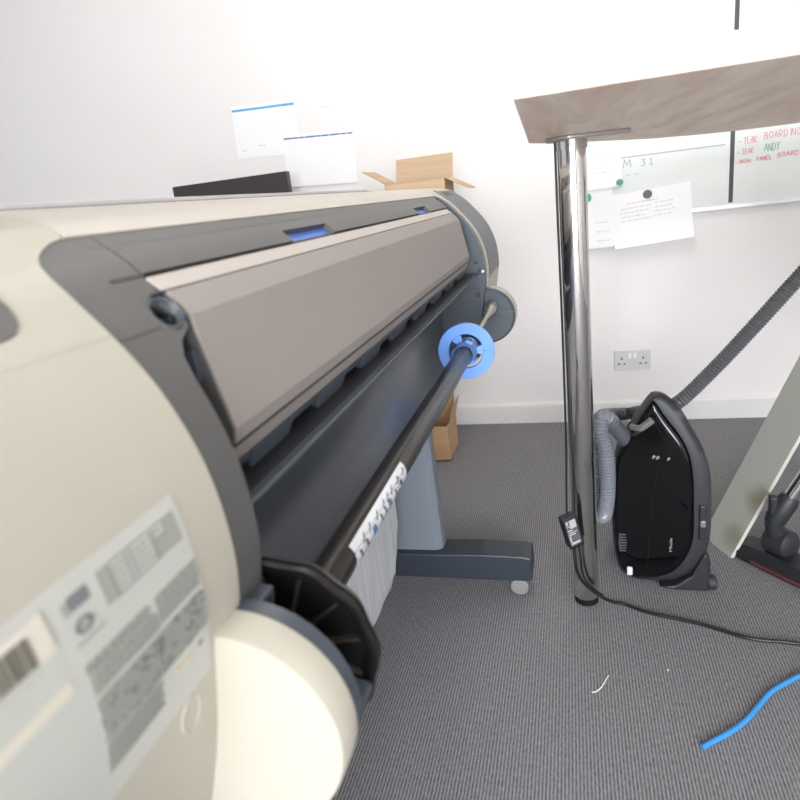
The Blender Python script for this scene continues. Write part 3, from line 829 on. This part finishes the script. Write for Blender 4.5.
def dense(poly, n=5):
    P = [Vector((a, 0, b)) for a, b in poly]; P = [P[-1]]+P+[P[0], P[1]]
    s = spline(P, n); s = s[n:-n]
    return [(p.x, p.z) for p in s][:-1]
OD, LD = dense(OUT), dense(LID)
def ring(poly, y, sc_=1.0, cx=0.19, cz=0.25):
    return [(cx+(x-cx)*sc_, y+ysl(x), max(0.004, cz+(z-cz)*sc_)) for x, z in poly]
# body shell
loft('body_shell', [ring(OD, 1.595, 0.985, 0.19, 0.10), ring(OD, 1.64, 0.955, 0.185, 0.06), ring(OD, 1.70, 0.90, 0.185, 0.05), ring(OD, 1.74, 0.80, 0.185, 0.05), ring(OD, 1.76, 0.62, 0.185, 0.08)], M['vac_body'])
# bumper band: ring between the lid outline and the outer outline
def mixp(t): return [(a[0]+(b[0]-a[0])*t, a[1]+(b[1]-a[1])*t) for a, b in zip(LD, OD)]
loft('bumper_band', [ring(mixp(0.0), 1.556), ring(mixp(0.05), 1.545), ring(mixp(0.5), 1.546), ring(mixp(0.9), 1.556), ring(mixp(1.0), 1.570), ring(mixp(1.0), 1.590, 0.995, 0.19, 0.10), ring(mixp(0.6), 1.598)], M['vac_matte'], cap0=False, angle=50)
# domed gloss lid
rings = []
cx, cz = 0.172, 0.235
for t, y in ((1.0, 1.562), (0.995, 1.550), (0.985, 1.5430), (0.96, 1.5395), (0.93, 1.5378), (0.90, 1.5371), (0.87, 1.5369)):
    rings.append([(cx+(x-cx)*t, y+ysl(x)*0.9, cz+(z-cz)*t) for x, z in LD])
lid = loft('lid', rings, M['vac_gloss'], angle=60)
def lid_y(x, z):
    best = 1.0
    for t in [i/50 for i in range(51)]:
        pts = [(cx+(a-cx)*t, cz+(b-cz)*t) for a, b in LD]
        ins = False; j = len(pts)-1
        for i in range(len(pts)):
            (xi, zi), (xj, zj) = pts[i], pts[j]
            if (zi > z) != (zj > z) and x < (xj-xi)*(z-zi)/(zj-zi)+xi: ins = not ins
            j = i
        if ins: best = t; break
    return interp(best, [(0.87, 1.5369), (0.90, 1.5371), (0.93, 1.5378), (0.96, 1.5395), (0.985, 1.5430), (0.995, 1.550), (1.0, 1.562)])+ysl(x)*0.9
def on_lid(nm, pts, r, material, parent=lid, off=0.0):
    P = spline([(x, lid_y(x, z)-off, z) for x, z in pts], 6); V, F = tube_geo(P, r, 8); return obj(nm, V, F, material, parent, smooth=True)
on_lid('lid_seam', [(0.205, 0.40), (0.185, 0.34), (0.172, 0.25), (0.166, 0.15), (0.160, 0.06)], 0.0012, M['rubber'])
on_lid('lid_seam', [(0.160, 0.485), (0.178, 0.45), (0.205, 0.40)], 0.0012, M['rubber'])
# side grill, tag, side button, lid glints, top fitting
mb = MB()
for k in range(7):
    z = 0.092+k*0.0078; x0 = 0.090+0.0006*abs(k-3); x1 = 0.108+0.002*(3-abs(k-3))*0.5
    y = lid_y(0.10, z)-0.003
    mb.box(x0, x1, y, y+0.010, z, z+0.0032)
mb.build('air_grill', M['elbow'], vac)
box('white_tag', 0.110, 0.124, lid_y(0.115, 0.03)-0.006, lid_y(0.115, 0.03)+0.006, 0.022, 0.046, M['label_white'], vac, bevel=0.003)
box('side_latch', 0.276, 0.293, 1.517, 1.55, 0.150, 0.245, M['vac_body'], vac, bevel=0.004)
box('side_button', 0.278, 0.291, 1.513, 1.53, 0.188, 0.206, M['vac_grey'], vac, bevel=0.003)
on_lid('top_handle', [(0.128, 0.432), (0.143, 0.438), (0.160, 0.452), (0.170, 0.462)], 0.009, M['vac_grey'], lid, off=0.001)
on_lid('pale_rim', [(0.0835, 0.30), (0.090, 0.342), (0.108, 0.388), (0.130, 0.428), (0.152, 0.468), (0.168, 0.496)], 0.0016, M['pale_metal'], lid, off=-0.004)
on_lid('top_trim', [(0.120, 0.412), (0.136, 0.425), (0.150, 0.444)], 0.005, M['vac_matte'], lid, off=0.002)
for x, z in ((0.172, 0.362), (0.181, 0.361), (0.205, 0.360)):  # bright metal dots standing for window reflections on the lid
    on_lid('lid_glint', [(x, z), (x+0.004, z+0.006)], 0.0035, M['screw'], lid, off=0.001)
# maker's word on the lid
def text_mesh(nm, body, size, material, parent, loc, rot, extrude=0.0006):
    cu = bpy.data.curves.new('tmp', 'FONT'); cu.body = body; cu.size = size; cu.extrude = extrude; cu.align_x = 'CENTER'; cu.align_y = 'CENTER'
    t = bpy.data.objects.new('tmp', cu); COL.objects.link(t)
    dg = bpy.context.evaluated_depsgraph_get(); me = bpy.data.meshes.new_from_object(t.evaluated_get(dg))
    bpy.data.objects.remove(t, do_unlink=True)
    me.materials.clear(); me.materials.append(material)
    o = bpy.data.objects.new(nm, me); link(o, parent); o.location = loc; o.rotation_euler = rot
    return o
mx, mz = 0.214, 0.128
mn = text_mesh('maker_name', 'Miele', 0.0165, M['logo'], lid, (mx, lid_y(mx, mz)-0.0015, mz), (PI/2, -PI/2, -0.22)); mn.scale = (1.12, 0.62, 1)
# rear foot block under the bumper
prism_xz('rear_base', [(0.185, 0.010), (0.225, 0.004), (0.300, 0.002), (0.308, 0.010), (0.304, 0.100), (0.290, 0.110), (0.262, 0.045), (0.225, 0.016)], 1.520, 1.70, M['vac_body'], vac, bevel=0.005)
lathe('rear_wheel', [(0, -0.012), (0.016, -0.012), (0.02, -0.008), (0.02, 0.008), (0.016, 0.012), (0, 0.012)], (0.308, 1.535, 0.022), (1, 0.2, 0), M['vac_matte'], vac, seg=24)
# hose: elbow, grey front loop and the dark run behind the body
tube('hose_elbow', [(0.122, 1.585, 0.385), (0.104, 1.568, 0.413), (0.084, 1.556, 0.444), (0.068, 1.548, 0.462)], 0.0195, M['elbow'], vac, seg=20)
ribbed('hose', [(0.080, 1.553, 0.452), (0.069, 1.547, 0.468), (0.056, 1.542, 0.468), (0.054, 1.538, 0.435), (0.064, 1.535, 0.385), (0.0665, 1.535, 0.331), (0.0645, 1.535, 0.260), (0.056, 1.543, 0.205), (0.044, 1.565, 0.195), (0.033, 1.590, 0.24), (0.031, 1.61, 0.33), (0.034, 1.64, 0.39), (0.060, 1.74, 0.40), (0.085, 1.80, 0.385)], 0.0192, M['hose'], vac)
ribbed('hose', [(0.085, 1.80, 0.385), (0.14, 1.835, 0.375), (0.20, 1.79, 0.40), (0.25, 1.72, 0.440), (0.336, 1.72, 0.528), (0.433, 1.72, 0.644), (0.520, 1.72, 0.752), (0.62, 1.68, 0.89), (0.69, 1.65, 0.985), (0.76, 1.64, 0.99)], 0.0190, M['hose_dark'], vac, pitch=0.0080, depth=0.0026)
# floor head, swivel joint and chrome wand
A = Vector((0.64, -0.77, 0)); B = Vector((0.77, 0.64, 0)); O = Vector((0.380, 1.710, 0))
def hp(u, v, z): return O+A*u+B*v+Vector((0, 0, z))
secs = []
def head_ring(u, v0, v1, z1):
    return [hp(u, v0, 0.004), hp(u, v0, z1*0.55), hp(u, v0+0.016, z1), hp(u, v1-0.02, z1), hp(u, v1, z1*0.6), hp(u, v1, 0.004)]
loft('floor_head', [head_ring(0.0, 0.012, 0.085, 0.024), head_ring(0.02, 0.002, 0.095, 0.040), head_ring(0.09, 0.0, 0.10, 0.046), head_ring(0.19, 0.0, 0.10, 0.046), head_ring(0.26, 0.002, 0.095, 0.040), head_ring(0.28, 0.012, 0.085, 0.024)], M['vac_body'], angle=30)
V = [hp(u, v, z) for u in (0.075, 0.245) for v, z in ((-0.0015, 0.009), (-0.0015, 0.017), (0.004, 0.017), (0.004, 0.009))]
obj('head_strip', V, [(0, 1, 2, 3), (7, 6, 5, 4)]+[(i, (i+1) % 4, (i+1) % 4+4, i+4) for i in range(4)], M['red'], vac)
jc = Vector((0.496, 1.652, 0.076))
lathe('swivel_joint', [(0, -0.036), (0.024, -0.036), (0.036, -0.026), (0.038, 0.0), (0.036, 0.026), (0.024, 0.036), (0, 0.036)], jc, (0.64, -0.77, 0), M['vac_matte'], vac, seg=32)
tdir = Vector((0.50, 0.0, 1.0)).normalized()
tube('wand_neck', [jc+Vector((-0.004, 0, 0.005)), jc+Vector((-0.018, -0.008, 0.042)), jc+Vector((-0.021, -0.012, 0.072))], 0.0220, M['vac_matte'], vac, seg=24)
b0 = jc+Vector((-0.022, -0.012, 0.064))
tube('wand_collar', [b0, b0+tdir*0.012, b0+tdir*0.068, b0+tdir*0.080], [0.0225, 0.0262, 0.0255, 0.0215], M['vac_matte'], vac, seg=28, smooth_path=False)
kb = b0+tdir*0.045+Vector((-0.026, -0.004, 0.012)); 
box('pedal', kb.x-0.008, kb.x+0.010, kb.y-0.012, kb.y+0.012, kb.z-0.026, kb.z+0.022, M['vac_body'], vac, bevel=0.005)
tube('chrome_wand', [b0+tdir*0.075, b0+tdir*0.92], 0.0175, M['chrome'], vac, seg=32, smooth_path=False)
tube('wand_grip', [b0+tdir*0.90, b0+tdir*0.96, b0+tdir*1.0+Vector((-0.05, 0, 0.01)), Vector((0.76, 1.64, 0.99))], 0.0225, M['vac_matte'], vac, seg=20)

# ------------------------------------------------------------------ trestle at the right
ts = thing('trestle', 'pale green A-frame trestle with a stained sloping board leg, behind the vacuum floor head', 'trestle')
def board(nm, pts, d, th, z1, mlist):
    # pts: near floor corner, far floor corner, clipped far corner (x, y, z); the far edge then leans by d
    (nx, ny_), (fx, fy), clip = pts
    sg = 1 if d > 0 else -1
    fe = fx+d*clip if sg else fx
    t = 0.72; k0 = fx-d*clip
    loop = [(nx, ny_, 0.0), (nx+(k0-nx)*t, ny_+(fy-ny_)*t, 0.0), (fx, fy, clip), (k0+d*z1, fy, z1), (nx+d*z1, ny_, z1)]
    V = [p for p in loop]+[(x+th*sg, y, z) for x, y, z in loop]
    F = [(0, 1, 2, 3, 4), (9, 8, 7, 6, 5)]+[(i, (i+1) % 5, (i+1) % 5+5, i+5) for i in range(5)]
    return obj(nm, V, F, None, ts, mats=mlist, fmats=[0, 0, 0, 0, 0, 0, 1], bevel=0.0015)
board('trestle_leg', ((0.387, 1.687), (0.3545, 1.804), 0.042), 0.411, 0.010, 0.98, [M['trestle'], M['trestle_edge']])
board('trestle_leg', ((1.213, 1.687), (1.2455, 1.804), 0.042), -0.411, 0.010, 0.98, [M['trestle'], M['trestle_edge']])
box('trestle_beam', 0.70, 0.90, 1.66, 1.84, 0.985, 1.02, M['trestle_edge'], ts, bevel=0.003)

# ------------------------------------------------------------------ power adapter and cables
ad = thing('power_adapter', 'black power adapter brick hanging by its lead at the chrome table leg', 'power adapter')
c = Vector((-0.026, 1.418, 0.228))
rot = Matrix.Rotation(math.radians(28), 3, 'Z') @ Matrix.Rotation(math.radians(-13), 3, 'Y')
def rb(x0, x1, y0, y1, z0, z1):
    V = [c+rot @ Vector((x, y, z)) for x in (x0, x1) for y in (y0, y1) for z in (z0, z1)]
    return V, [(0, 1, 3, 2), (4, 6, 7, 5), (0, 4, 5, 1), (2, 3, 7, 6), (0, 2, 6, 4), (1, 5, 7, 3)]
V, F = rb(-0.019, 0.019, -0.013, 0.013, -0.043, 0.043); bd = obj('brick', V, F, M['cable'], ad, bevel=0.002)
V, F = rb(-0.016, 0.013, -0.0138, -0.012, -0.034, 0.038); lb2 = obj('rating_label', V, F, M['ink_dark'], bd)
mb = MB()
for (a, b, z0, z1) in ((-0.014, -0.009, 0.026, 0.036), (-0.005, 0.011, 0.014, 0.036), (-0.014, 0.008, 0.020, 0.022), (-0.014, -0.002, 0.008, 0.011), (-0.013, 0.009, 0.002, 0.004), (-0.014, 0.004, -0.004, -0.001), (-0.014, -0.010, -0.022, -0.006), (-0.013, 0.010, -0.030, -0.024)):
    V, F = rb(a, b, -0.0144, -0.0130, z0, z1); mb.add(V, F)
mb.build('label_print', M['marker_grey'], lb2)
tube('lead', [(-0.0275, 1.458, 1.112), (-0.0280, 1.458, 0.95), (-0.0278, 1.456, 0.70), (-0.0300, 1.452, 0.45), (-0.0335, 1.440, 0.34), (-0.0345, 1.424, 0.272)], 0.0026, M['cable'], ad, seg=8)
tube('mains_cable', [(-0.020, 1.416, 0.190), (-0.020, 1.412, 0.155), (-0.016, 1.411, 0.120), (-0.004, 1.413, 0.090), (0.014, 1.418, 0.066), (0.038, 1.426, 0.040), (0.066, 1.440, 0.016), (0.096, 1.448, 0.0052), (0.126, 1.430, 0.005), (0.157, 1.416, 0.005), (0.190, 1.406, 0.005), (0.223, 1.397, 0.005), (0.265, 1.383, 0.005), (0.305, 1.365, 0.005), (0.345, 1.346, 0.005), (0.381, 1.339, 0.005), (0.420, 1.338, 0.005), (0.46, 1.336, 0.005), (0.56, 1.35, 0.005), (0.75, 1.40, 0.005)], 0.0044, M['cable'], ad, seg=10)
tube('second_lead', [(-0.010, 1.418, 0.190), (-0.006, 1.412, 0.155), (-0.004, 1.412, 0.120), (0.004, 1.415, 0.092), (0.022, 1.421, 0.064), (0.044, 1.430, 0.040)], 0.0030, M['cable'], ad, seg=8)
o = tube('data_cable', [(0.20, 1.02, 0.005), (0.28, 1.085, 0.005), (0.345, 1.167, 0.005), (0.365, 1.188, 0.005), (0.390, 1.208, 0.005), (0.426, 1.234, 0.005), (0.50, 1.27, 0.005), (0.66, 1.30, 0.005)], 0.0052, M['cable_blue'], None, seg=10)
tag(o, 'bright blue data cable lying on the carpet at the lower right corner', 'cable')
o = tube('thread', [(0.007, 1.139, 0.0016), (0.017, 1.143, 0.0016), (0.028, 1.157, 0.0016), (0.036, 1.175, 0.0016), (0.044, 1.193, 0.0016)], 0.0011, M['lint'], None, seg=6)
tag(o, 'short curved white thread lying on the carpet in front of the table leg', 'thread')
o = lathe('lint_speck', [(0, -0.002), (0.002, -0.0015), (0.0026, 0), (0.002, 0.0015), (0, 0.002)], (0.168, 1.223, 0.0022), (0, 0, 1), M['lint'], None, seg=10)
tag(o, 'tiny white fleck of lint on the carpet below the black cable', 'lint')

# ------------------------------------------------------------------ whiteboard, papers and magnets on the back wall
YW = WALL
wb = thing('whiteboard', 'wide whiteboard with a black divider line and red and green handwriting on the back wall', 'whiteboard')
BX0, BX1, BZ0, BZ1 = -0.03, 1.77, 0.868, 1.86
box('board_panel', BX0, BX1, YW-0.012, YW-0.0005, BZ0, BZ1, M['board'], wb)
mb = MB()
mb.box(BX0-0.006, BX1+0.006, YW-0.016, YW-0.0005, BZ0-0.008, BZ0+0.004); mb.box(BX0-0.006, BX1+0.006, YW-0.016, YW-0.0005, BZ1-0.004, BZ1+0.008)
mb.box(BX0-0.008, BX0+0.004, YW-0.016, YW-0.0005, BZ0, BZ1); mb.box(BX1-0.004, BX1+0.008, YW-0.016, YW-0.0005, BZ0, BZ1)
mb.build('board_frame', M['board_frame'], wb)
box('divider_tape', 0.583, 0.598, YW-0.0132, YW-0.0115, 0.880, BZ1-0.004, M['black_tape'], wb)
box('ruled_line', 0.16, 0.565, YW-0.0128, YW-0.0115, 1.090, 1.0945, M['marker_grey'], wb)
STROKE = {
 'T': [[(0, 1), (1, 1)], [(.5, 1), (.5, 0)]], 'E': [[(.9, 1), (.1, 1), (.1, 0), (.9, 0)], [(.1, .5), (.7, .5)]], 'A': [[(0, 0), (.5, 1), (1, 0)], [(.2, .4), (.8, .4)]],
 'K': [[(.1, 1), (.1, 0)], [(.9, 1), (.1, .5), (.9, 0)]], 'B': [[(.1, 0), (.1, 1), (.7, .95), (.75, .6), (.1, .52), (.85, .45), (.85, .05), (.1, 0)]],
 'O': [[(.5, 1), (.08, .7), (.08, .3), (.5, 0), (.92, .3), (.92, .7), (.5, 1)]], 'R': [[(.1, 0), (.1, 1), (.8, .9), (.75, .55), (.1, .5), (.9, 0)]],
 'D': [[(.1, 0), (.1, 1), (.7, .85), (.9, .5), (.7, .12), (.1, 0)]], 'I': [[(.5, 1), (.5, 0)]], 'N': [[(.1, 0), (.1, 1), (.9, 0), (.9, 1)]],
 'G': [[(.9, .8), (.5, 1), (.1, .6), (.2, .1), (.6, 0), (.9, .3), (.9, .5), (.55, .5)]], 'Y': [[(0, 1), (.5, .5), (1, 1)], [(.5, .5), (.4, 0)]],
 'P': [[(.1, 0), (.1, 1), (.85, .9), (.8, .55), (.1, .48)]], 'L': [[(.1, 1), (.1, 0), (.9, 0)]], 'M': [[(0, 0), (.15, 1), (.5, .3), (.85, 1), (1, 0)]],
 '-': [[(.1, .5), (.8, .5)]], '3': [[(.1, 1), (.9, 1), (.4, .6), (.9, .35), (.6, 0), (.1, .08)]], '1': [[(.3, .8), (.6, 1), (.6, 0)], [(.25, 0), (.95, 0)]], '.': [[(.4, .05), (.6, .05)]]}
def write(nm, text, x, z, w, h, pen, material, parent, rise=0.0, gap=0.28, y=YW-0.0122):
    mb = MB(); cur = x
    for ch in text:
        if ch == ' ': cur += w*0.75; continue
        jz = (random.random()-0.5)*h*0.12
        for st_ in STROKE[ch]:
            P = [Vector((cur+a*w, y, z+b*h+jz+(cur-x)*rise)) for a, b in st_]
            for p, q_ in zip(P, P[1:]):
                V, F = tube_geo([p, q_], pen, 5); mb.add(V, F)
        cur += w*(1+gap)*(0.55 if ch in 'I-' else 1)
    return mb.build(nm, material, parent)
pn = 0.0011
write('handwriting', '-', 0.6080, 1.086, 0.013, 0.020, pn, M['marker_red'], wb)
write('handwriting', 'TEAK', 0.6280, 1.0865, 0.0100, 0.023, pn, M['marker_red'], wb, rise=0.04, gap=0.18)
write('handwriting', 'BOARDING', 0.6960, 1.0925, 0.0135, 0.024, pn, M['marker_red'], wb, rise=0.03, gap=0.2)
write('handwriting', '-', 0.6050, 1.047, 0.013, 0.018, pn, M['marker_red'], wb)
write('handwriting', 'TEAK', 0.6250, 1.0485, 0.0080, 0.019, pn, M['marker_red'], wb, rise=0.04, gap=0.2)
write('handwriting', 'ANDY', 0.6980, 1.0500, 0.0120, 0.027, pn, M['marker_green'], wb, rise=0.04, gap=0.12)
write('handwriting', '-', 0.6030, 1.014, 0.010, 0.016, pn, M['marker_red'], wb)
write('handwriting', 'NON', 0.6170, 1.0170, 0.0110, 0.015, 0.0013, M['marker_red'], wb, rise=0.03, gap=0.2)
write('handwriting', 'PANEL', 0.6740, 1.0200, 0.0088, 0.014, 0.0013, M['marker_red'], wb, rise=0.03, gap=0.2)
write('handwriting', 'BOARD', 0.7440, 1.0240, 0.0120, 0.016, 0.0013, M['marker_red'], wb, rise=0.03, gap=0.2)
write('handwriting', 'M', 0.203, 1.052, 0.028, 0.030, 0.0016, M['marker_grey'], wb)
write('handwriting', '31', 0.268, 1.053, 0.018, 0.024, 0.0016, M['marker_grey'], wb, gap=0.5)
write('handwriting', '- -', 0.210, 1.018, 0.022, 0.014, 0.0012, M['marker_grey'], wb)

def sheet(name, cx, cz, w, h, rot, y, label, group=None, curl=0.0, cat='paper'):
    e = thing(name, label, cat, group=group)
    n = 14; V = []; F = []; c_, s_ = math.cos(rot), math.sin(rot)
    for o_ in (0, 1):
        for i in range(n+1):
            t = i/n; u = t*h-h/2
            k = max(0, (0.42-t)/0.42); yy = y-curl*k*k
            for v in (-w/2, 0, w/2): V.append((cx+v*c_-u*s_, yy-0.0006*o_, cz+v*s_+u*c_))
    W = 3; K = (n+1)*W
    for i in range(n):
        for j in range(2):
            a = i*W+j; F += [(a, a+W, a+W+1, a+1), (a+K, a+1+K, a+W+1+K, a+W+K)]
        F += [(i*W, i*W+K, i*W+W+K, i*W+W), (i*W+2, i*W+W+2, i*W+W+2+K, i*W+2+K)]
    for j in range(2): F += [(j, j+1, j+1+K, j+K), (n*W+j, n*W+j+K, n*W+j+1+K, n*W+j+1)]
    o = obj('sheet', V, F, M['paper'], e, smooth=True)
    def strip(nm, rows, material):
        mb = MB()
        for (u0, u1, v0, v1) in rows:      # u: across from left, v: up from the bottom
            q_ = []
            for d in (0.0010, 0.0004):
                for (u, v) in ((u0, v0), (u1, v0), (u1, v1), (u0, v1)):
                    uu, vv = u-w/2, v-h/2
                    t = v/h; k = max(0, (0.42-t)/0.42); yy = y-curl*k*k
                    q_.append((cx+uu*c_-vv*s_, yy-0.0006-d, cz+uu*s_+vv*c_))
            mb.add(q_, [(0, 1, 2, 3), (7, 6, 5, 4)]+[(i, (i+1) % 4, (i+1) % 4+4, i+4) for i in range(4)])
        mb.build(nm, material, e)
    return e, strip
def words(x0, x1, z, hgt, seed, lo=0.008, hi=0.022):
    random.seed(seed); out = []; x = x0
    while x < x1-0.004:
        w = lo+random.random()*(hi-lo); out.append((x, min(x1, x+w), z, z+hgt)); x += w+0.004
    return out
M['ink_soft'] = mat('soft grey print', (206, 204, 208), 0.7)
e, st_ = sheet('notice_sheet', 0.306, 0.861, 0.297, 0.210, math.radians(4.3), YW-0.0185, 'landscape white notice under the black magnet, its lower edge hanging below the whiteboard', curl=0.016)
st_('printed_heading', words(0.062, 0.175, 0.165, 0.004, 3), M['ink_pink'])
rows = []
for k, zz in enumerate((0.148, 0.132, 0.116, 0.100)):
    rows += words(0.035-0.003*(k % 2), 0.150-0.012*(k % 3), zz, 0.0035, 20+k)+words(0.165-0.002*k, 0.235-0.008*(k % 2), zz+0.004, 0.0035, 40+k)
st_('printed_lines', rows, M['ink_soft'])
e, st_ = sheet('price_sheet', 0.058, 0.905, 0.206, 0.297, math.radians(0.5), YW-0.0168, 'white sheet beside the table leg, hanging below the notice with the green magnet on it', curl=0.006)
for k, zz in enumerate((0.098, 0.062, 0.026)): st_('printed_line', words(0.140, 0.192, zz, 0.0035, 60+k), M['ink_soft'])
e, st_ = sheet('list_sheet', 0.088, 1.134, 0.212, 0.297, math.radians(1.0), YW-0.0195, 'upper white sheet beside the table leg, directly under the tabletop', curl=0.003)
rows = []
for k, (a, b, zz) in enumerate(((0.115, 0.175, 0.112), (0.140, 0.155, 0.092), (0.130, 0.140, 0.074), (0.118, 0.170, 0.058))): rows += words(a, b, zz, 0.0035, 80+k)
st_('printed_lines', rows, M['ink_soft'])
def magnet(x, z, r, material, label, y, depth=0.009):
    o = lathe('magnet', [(0, 0), (r, 0), (r, depth*0.6), (r*0.85, depth), (0, depth)], (x, y, z), (0, -1, 0), material, None, seg=32)
    tag(o, label, 'magnet', 'magnets on the whiteboard')
magnet(0.291, 0.946, 0.0165, M['magnet_black'], 'round black magnet holding the landscape notice', YW-0.0195)
magnet(0.064, 0.958, 0.0165, M['magnet_green'], 'round green magnet beside the chrome leg on the lower white sheet', YW-0.0178)
magnet(0.188, 1.002, 0.0130, M['magnet_green'], 'green magnet at the lower right corner of the upper white sheet', YW-0.0205)

e, st_ = sheet('wall_sheet', -1.285, 1.398, 0.300, 0.215, math.radians(-2.0), YW-0.0006, 'white sheet with a blue heading strip, highest on the wall above the printer', curl=0.002)
st_('heading_strip', [(0.002, 0.298, 0.194, 0.203)], M['ink_sky'])
st_('printed_line', words(0.03, 0.05, 0.03, 0.004, 5), M['ink_soft']); st_('printed_line', words(0.11, 0.14, 0.045, 0.004, 6), M['ink_soft'])
e, st_ = sheet('wall_sheet', -1.05, 1.248, 0.326, 0.215, math.radians(-3.0), YW-0.0030, 'lower white sheet with a thin blue heading, above the monitor and cardboard box', curl=0.002)
st_('heading_strip', words(0.004, 0.322, 0.198, 0.006, 9, 0.02, 0.05), M['ink_blue'])
e, st_ = sheet('wall_note', -0.985, 1.445, 0.12, 0.085, math.radians(-3.0), YW-0.0012, 'small white note right of the highest sheet above the printer')
st_('printed_lines', words(0.035, 0.075, 0.045, 0.005, 10, 0.01, 0.02), M['ink_soft'])

# double socket
so = thing('double_socket', 'white double power socket low on the back wall between table leg and hose', 'power socket')
sx, sz = 0.231, 0.272
box('face_plate', sx-0.073, sx+0.073, YW-0.010, YW-0.0005, sz-0.043, sz+0.043, M['socket'], so, bevel=0.002)
for dx in (-0.010, 0.010): box('switch', sx+dx-0.006, sx+dx+0.006, YW-0.0135, YW-0.009, sz+0.010, sz+0.032, M['switch'], so, bevel=0.001)
for dx in (-0.043, 0.043):
    mb = MB(); mb.box(sx+dx-0.003, sx+dx+0.003, YW-0.0106, YW-0.009, sz+0.004, sz+0.014)
    for q_ in (-0.011, 0.011): mb.box(sx+dx+q_-0.0045, sx+dx+q_+0.0045, YW-0.0106, YW-0.009, sz-0.018, sz-0.012)
    mb.build('pin_slots', M['hole'], so)

# ------------------------------------------------------------------ desk behind the printer with monitor and box
dk = thing('desk', 'pale desk along the back wall, hidden behind the printer', 'desk')
box('desktop', -2.30, -0.44, 2.16, 2.785, 0.72, 0.745, M['desk'], dk, bevel=0.002)
for x in (-2.22, -0.92): box('leg_panel', x-0.012, x+0.012, 2.22, 2.75, 0, 0.72, M['desk'], dk)
mo = thing('monitor', 'black flat monitor behind the printer, only its top edge showing', 'monitor')
box('screen_housing', -1.672, -1.128, 2.60, 2.635, 0.885, 1.205, M['monitor'], mo, bevel=0.003)
box('stand_neck', -1.43, -1.37, 2.635, 2.665, 0.75, 1.05, M['monitor'], mo)
box('stand_base', -1.53, -1.27, 2.53, 2.73, 0.745, 0.757, M['monitor'], mo, bevel=0.003)

def carton(name, x0, x1, y0, y1, z0, z1, flaps, material, label, contents=False):
    e = thing(name, label, 'box'); t = 0.004
    mb = MB()
    mb.box(x0, x1, y0, y1, z0, z0+t); mb.box(x0, x1, y0, y0+t, z0, z1); mb.box(x0, x1, y1-t, y1, z0, z1); mb.box(x0, x0+t, y0+t, y1-t, z0, z1); mb.box(x1-t, x1, y0+t, y1-t, z0, z1)
    mb.build('carton_body', material, e)
    for (p0, p1, dv) in flaps:
        p0, p1, dv = Vector(p0), Vector(p1), Vector(dv); nrm = (p1-p0).cross(dv).normalized()*0.0035
        V = [p0, p1, p1+dv, p0+dv]; V = V+[v+nrm for v in V]
        obj('flap', V, [(0, 1, 2, 3), (7, 6, 5, 4)]+[(i, (i+1) % 4, (i+1) % 4+4, i+4) for i in range(4)], material, e)
    return e
zt = 1.096
carton('cardboard_box', -0.650, -0.428, 2.36, 2.54, 0.745, zt,
       [((-0.650, 2.538, zt), (-0.428, 2.538, zt), (0.004, 0.02, 0.088)), ((-0.650, 2.36, zt), (-0.650, 2.54, zt), (-0.080, 0.0, 0.050)), ((-0.428, 2.36, zt), (-0.428, 2.54, zt), (0.082, 0.0, -0.045)), ((-0.650, 2.362, zt), (-0.428, 2.362, zt), (0, -0.03, -0.07))],
       M['card_pale'], 'open pale cardboard box with raised flaps on the desk behind the printer')
bx = carton('cardboard_box', -0.74, -0.508, 2.365, 2.56, 0.0, 0.150,
       [((-0.5085, 2.40, 0.150), (-0.5085, 2.558, 0.150), (0.018, 0.0, 0.070)), ((-0.74, 2.558, 0.15), (-0.512, 2.558, 0.15), (0, 0.03, 0.09))],
       M['card'], 'small brown cardboard box on the carpet by the skirting, half hidden behind the spindle')

# ------------------------------------------------------------------ camera
f = 638.0; s_ = 0.122
def dcam(px, py): return Vector((px-400.0, -(py-400.0), -f)).normalized()
Yv = dcam(570, 181); Xv = -dcam(-1893, 181+s_*(570+1893)); Xv = (Xv-Yv*Xv.dot(Yv)).normalized(); Zv = Xv.cross(Yv)
cam = bpy.data.cameras.new('camera'); co = bpy.data.objects.new('camera', cam); COL.objects.link(co)
cam.sensor_width = 36.0; cam.lens = f/800.0*36.0; cam.clip_start = 0.02
co.matrix_world = Matrix(((Xv.x, Xv.y, Xv.z, 0), (Yv.x, Yv.y, Yv.z, 0), (Zv.x, Zv.y, Zv.z, H), (0, 0, 0, 1)))
cam.dof.use_dof = True; cam.dof.focus_distance = 1.55; cam.dof.aperture_fstop = 8.0
sc.camera = co

# ------------------------------------------------------------------ light
def area(name, loc, target, sx, sy, power, col=(1, 1, 1)):
    l = bpy.data.lights.new(name, 'AREA'); l.shape = 'RECTANGLE'; l.size = sx; l.size_y = sy; l.energy = power; l.color = col
    o = bpy.data.objects.new(name, l); COL.objects.link(o); o.location = loc
    d = Vector(target)-Vector(loc); o.rotation_euler = d.to_track_quat('-Z', 'Y').to_euler(); return o
area('ceiling_lamp', (-0.15, 1.75, CEIL-0.03), (-0.15, 1.75, 0), 0.5, 0.5, 16, (1.0, 0.98, 0.95))
area('ceiling_lamp', (0.9, -0.8, CEIL-0.03), (0.9, -0.8, 0), 1.2, 0.6, 5, (1.0, 0.98, 0.95))
w = bpy.data.worlds.new('world'); sc.world = w; w.use_nodes = True
w.node_tree.nodes['Background'].inputs['Color'].default_value = (0.8, 0.9, 1, 1); w.node_tree.nodes['Background'].inputs['Strength'].default_value = 1.0
sc.view_settings.view_transform = 'Standard'; sc.view_settings.look = 'None'; sc.view_settings.gamma = 1.0; sc.view_settings.use_curve_mapping = False
sc.view_settings.exposure = 0.0
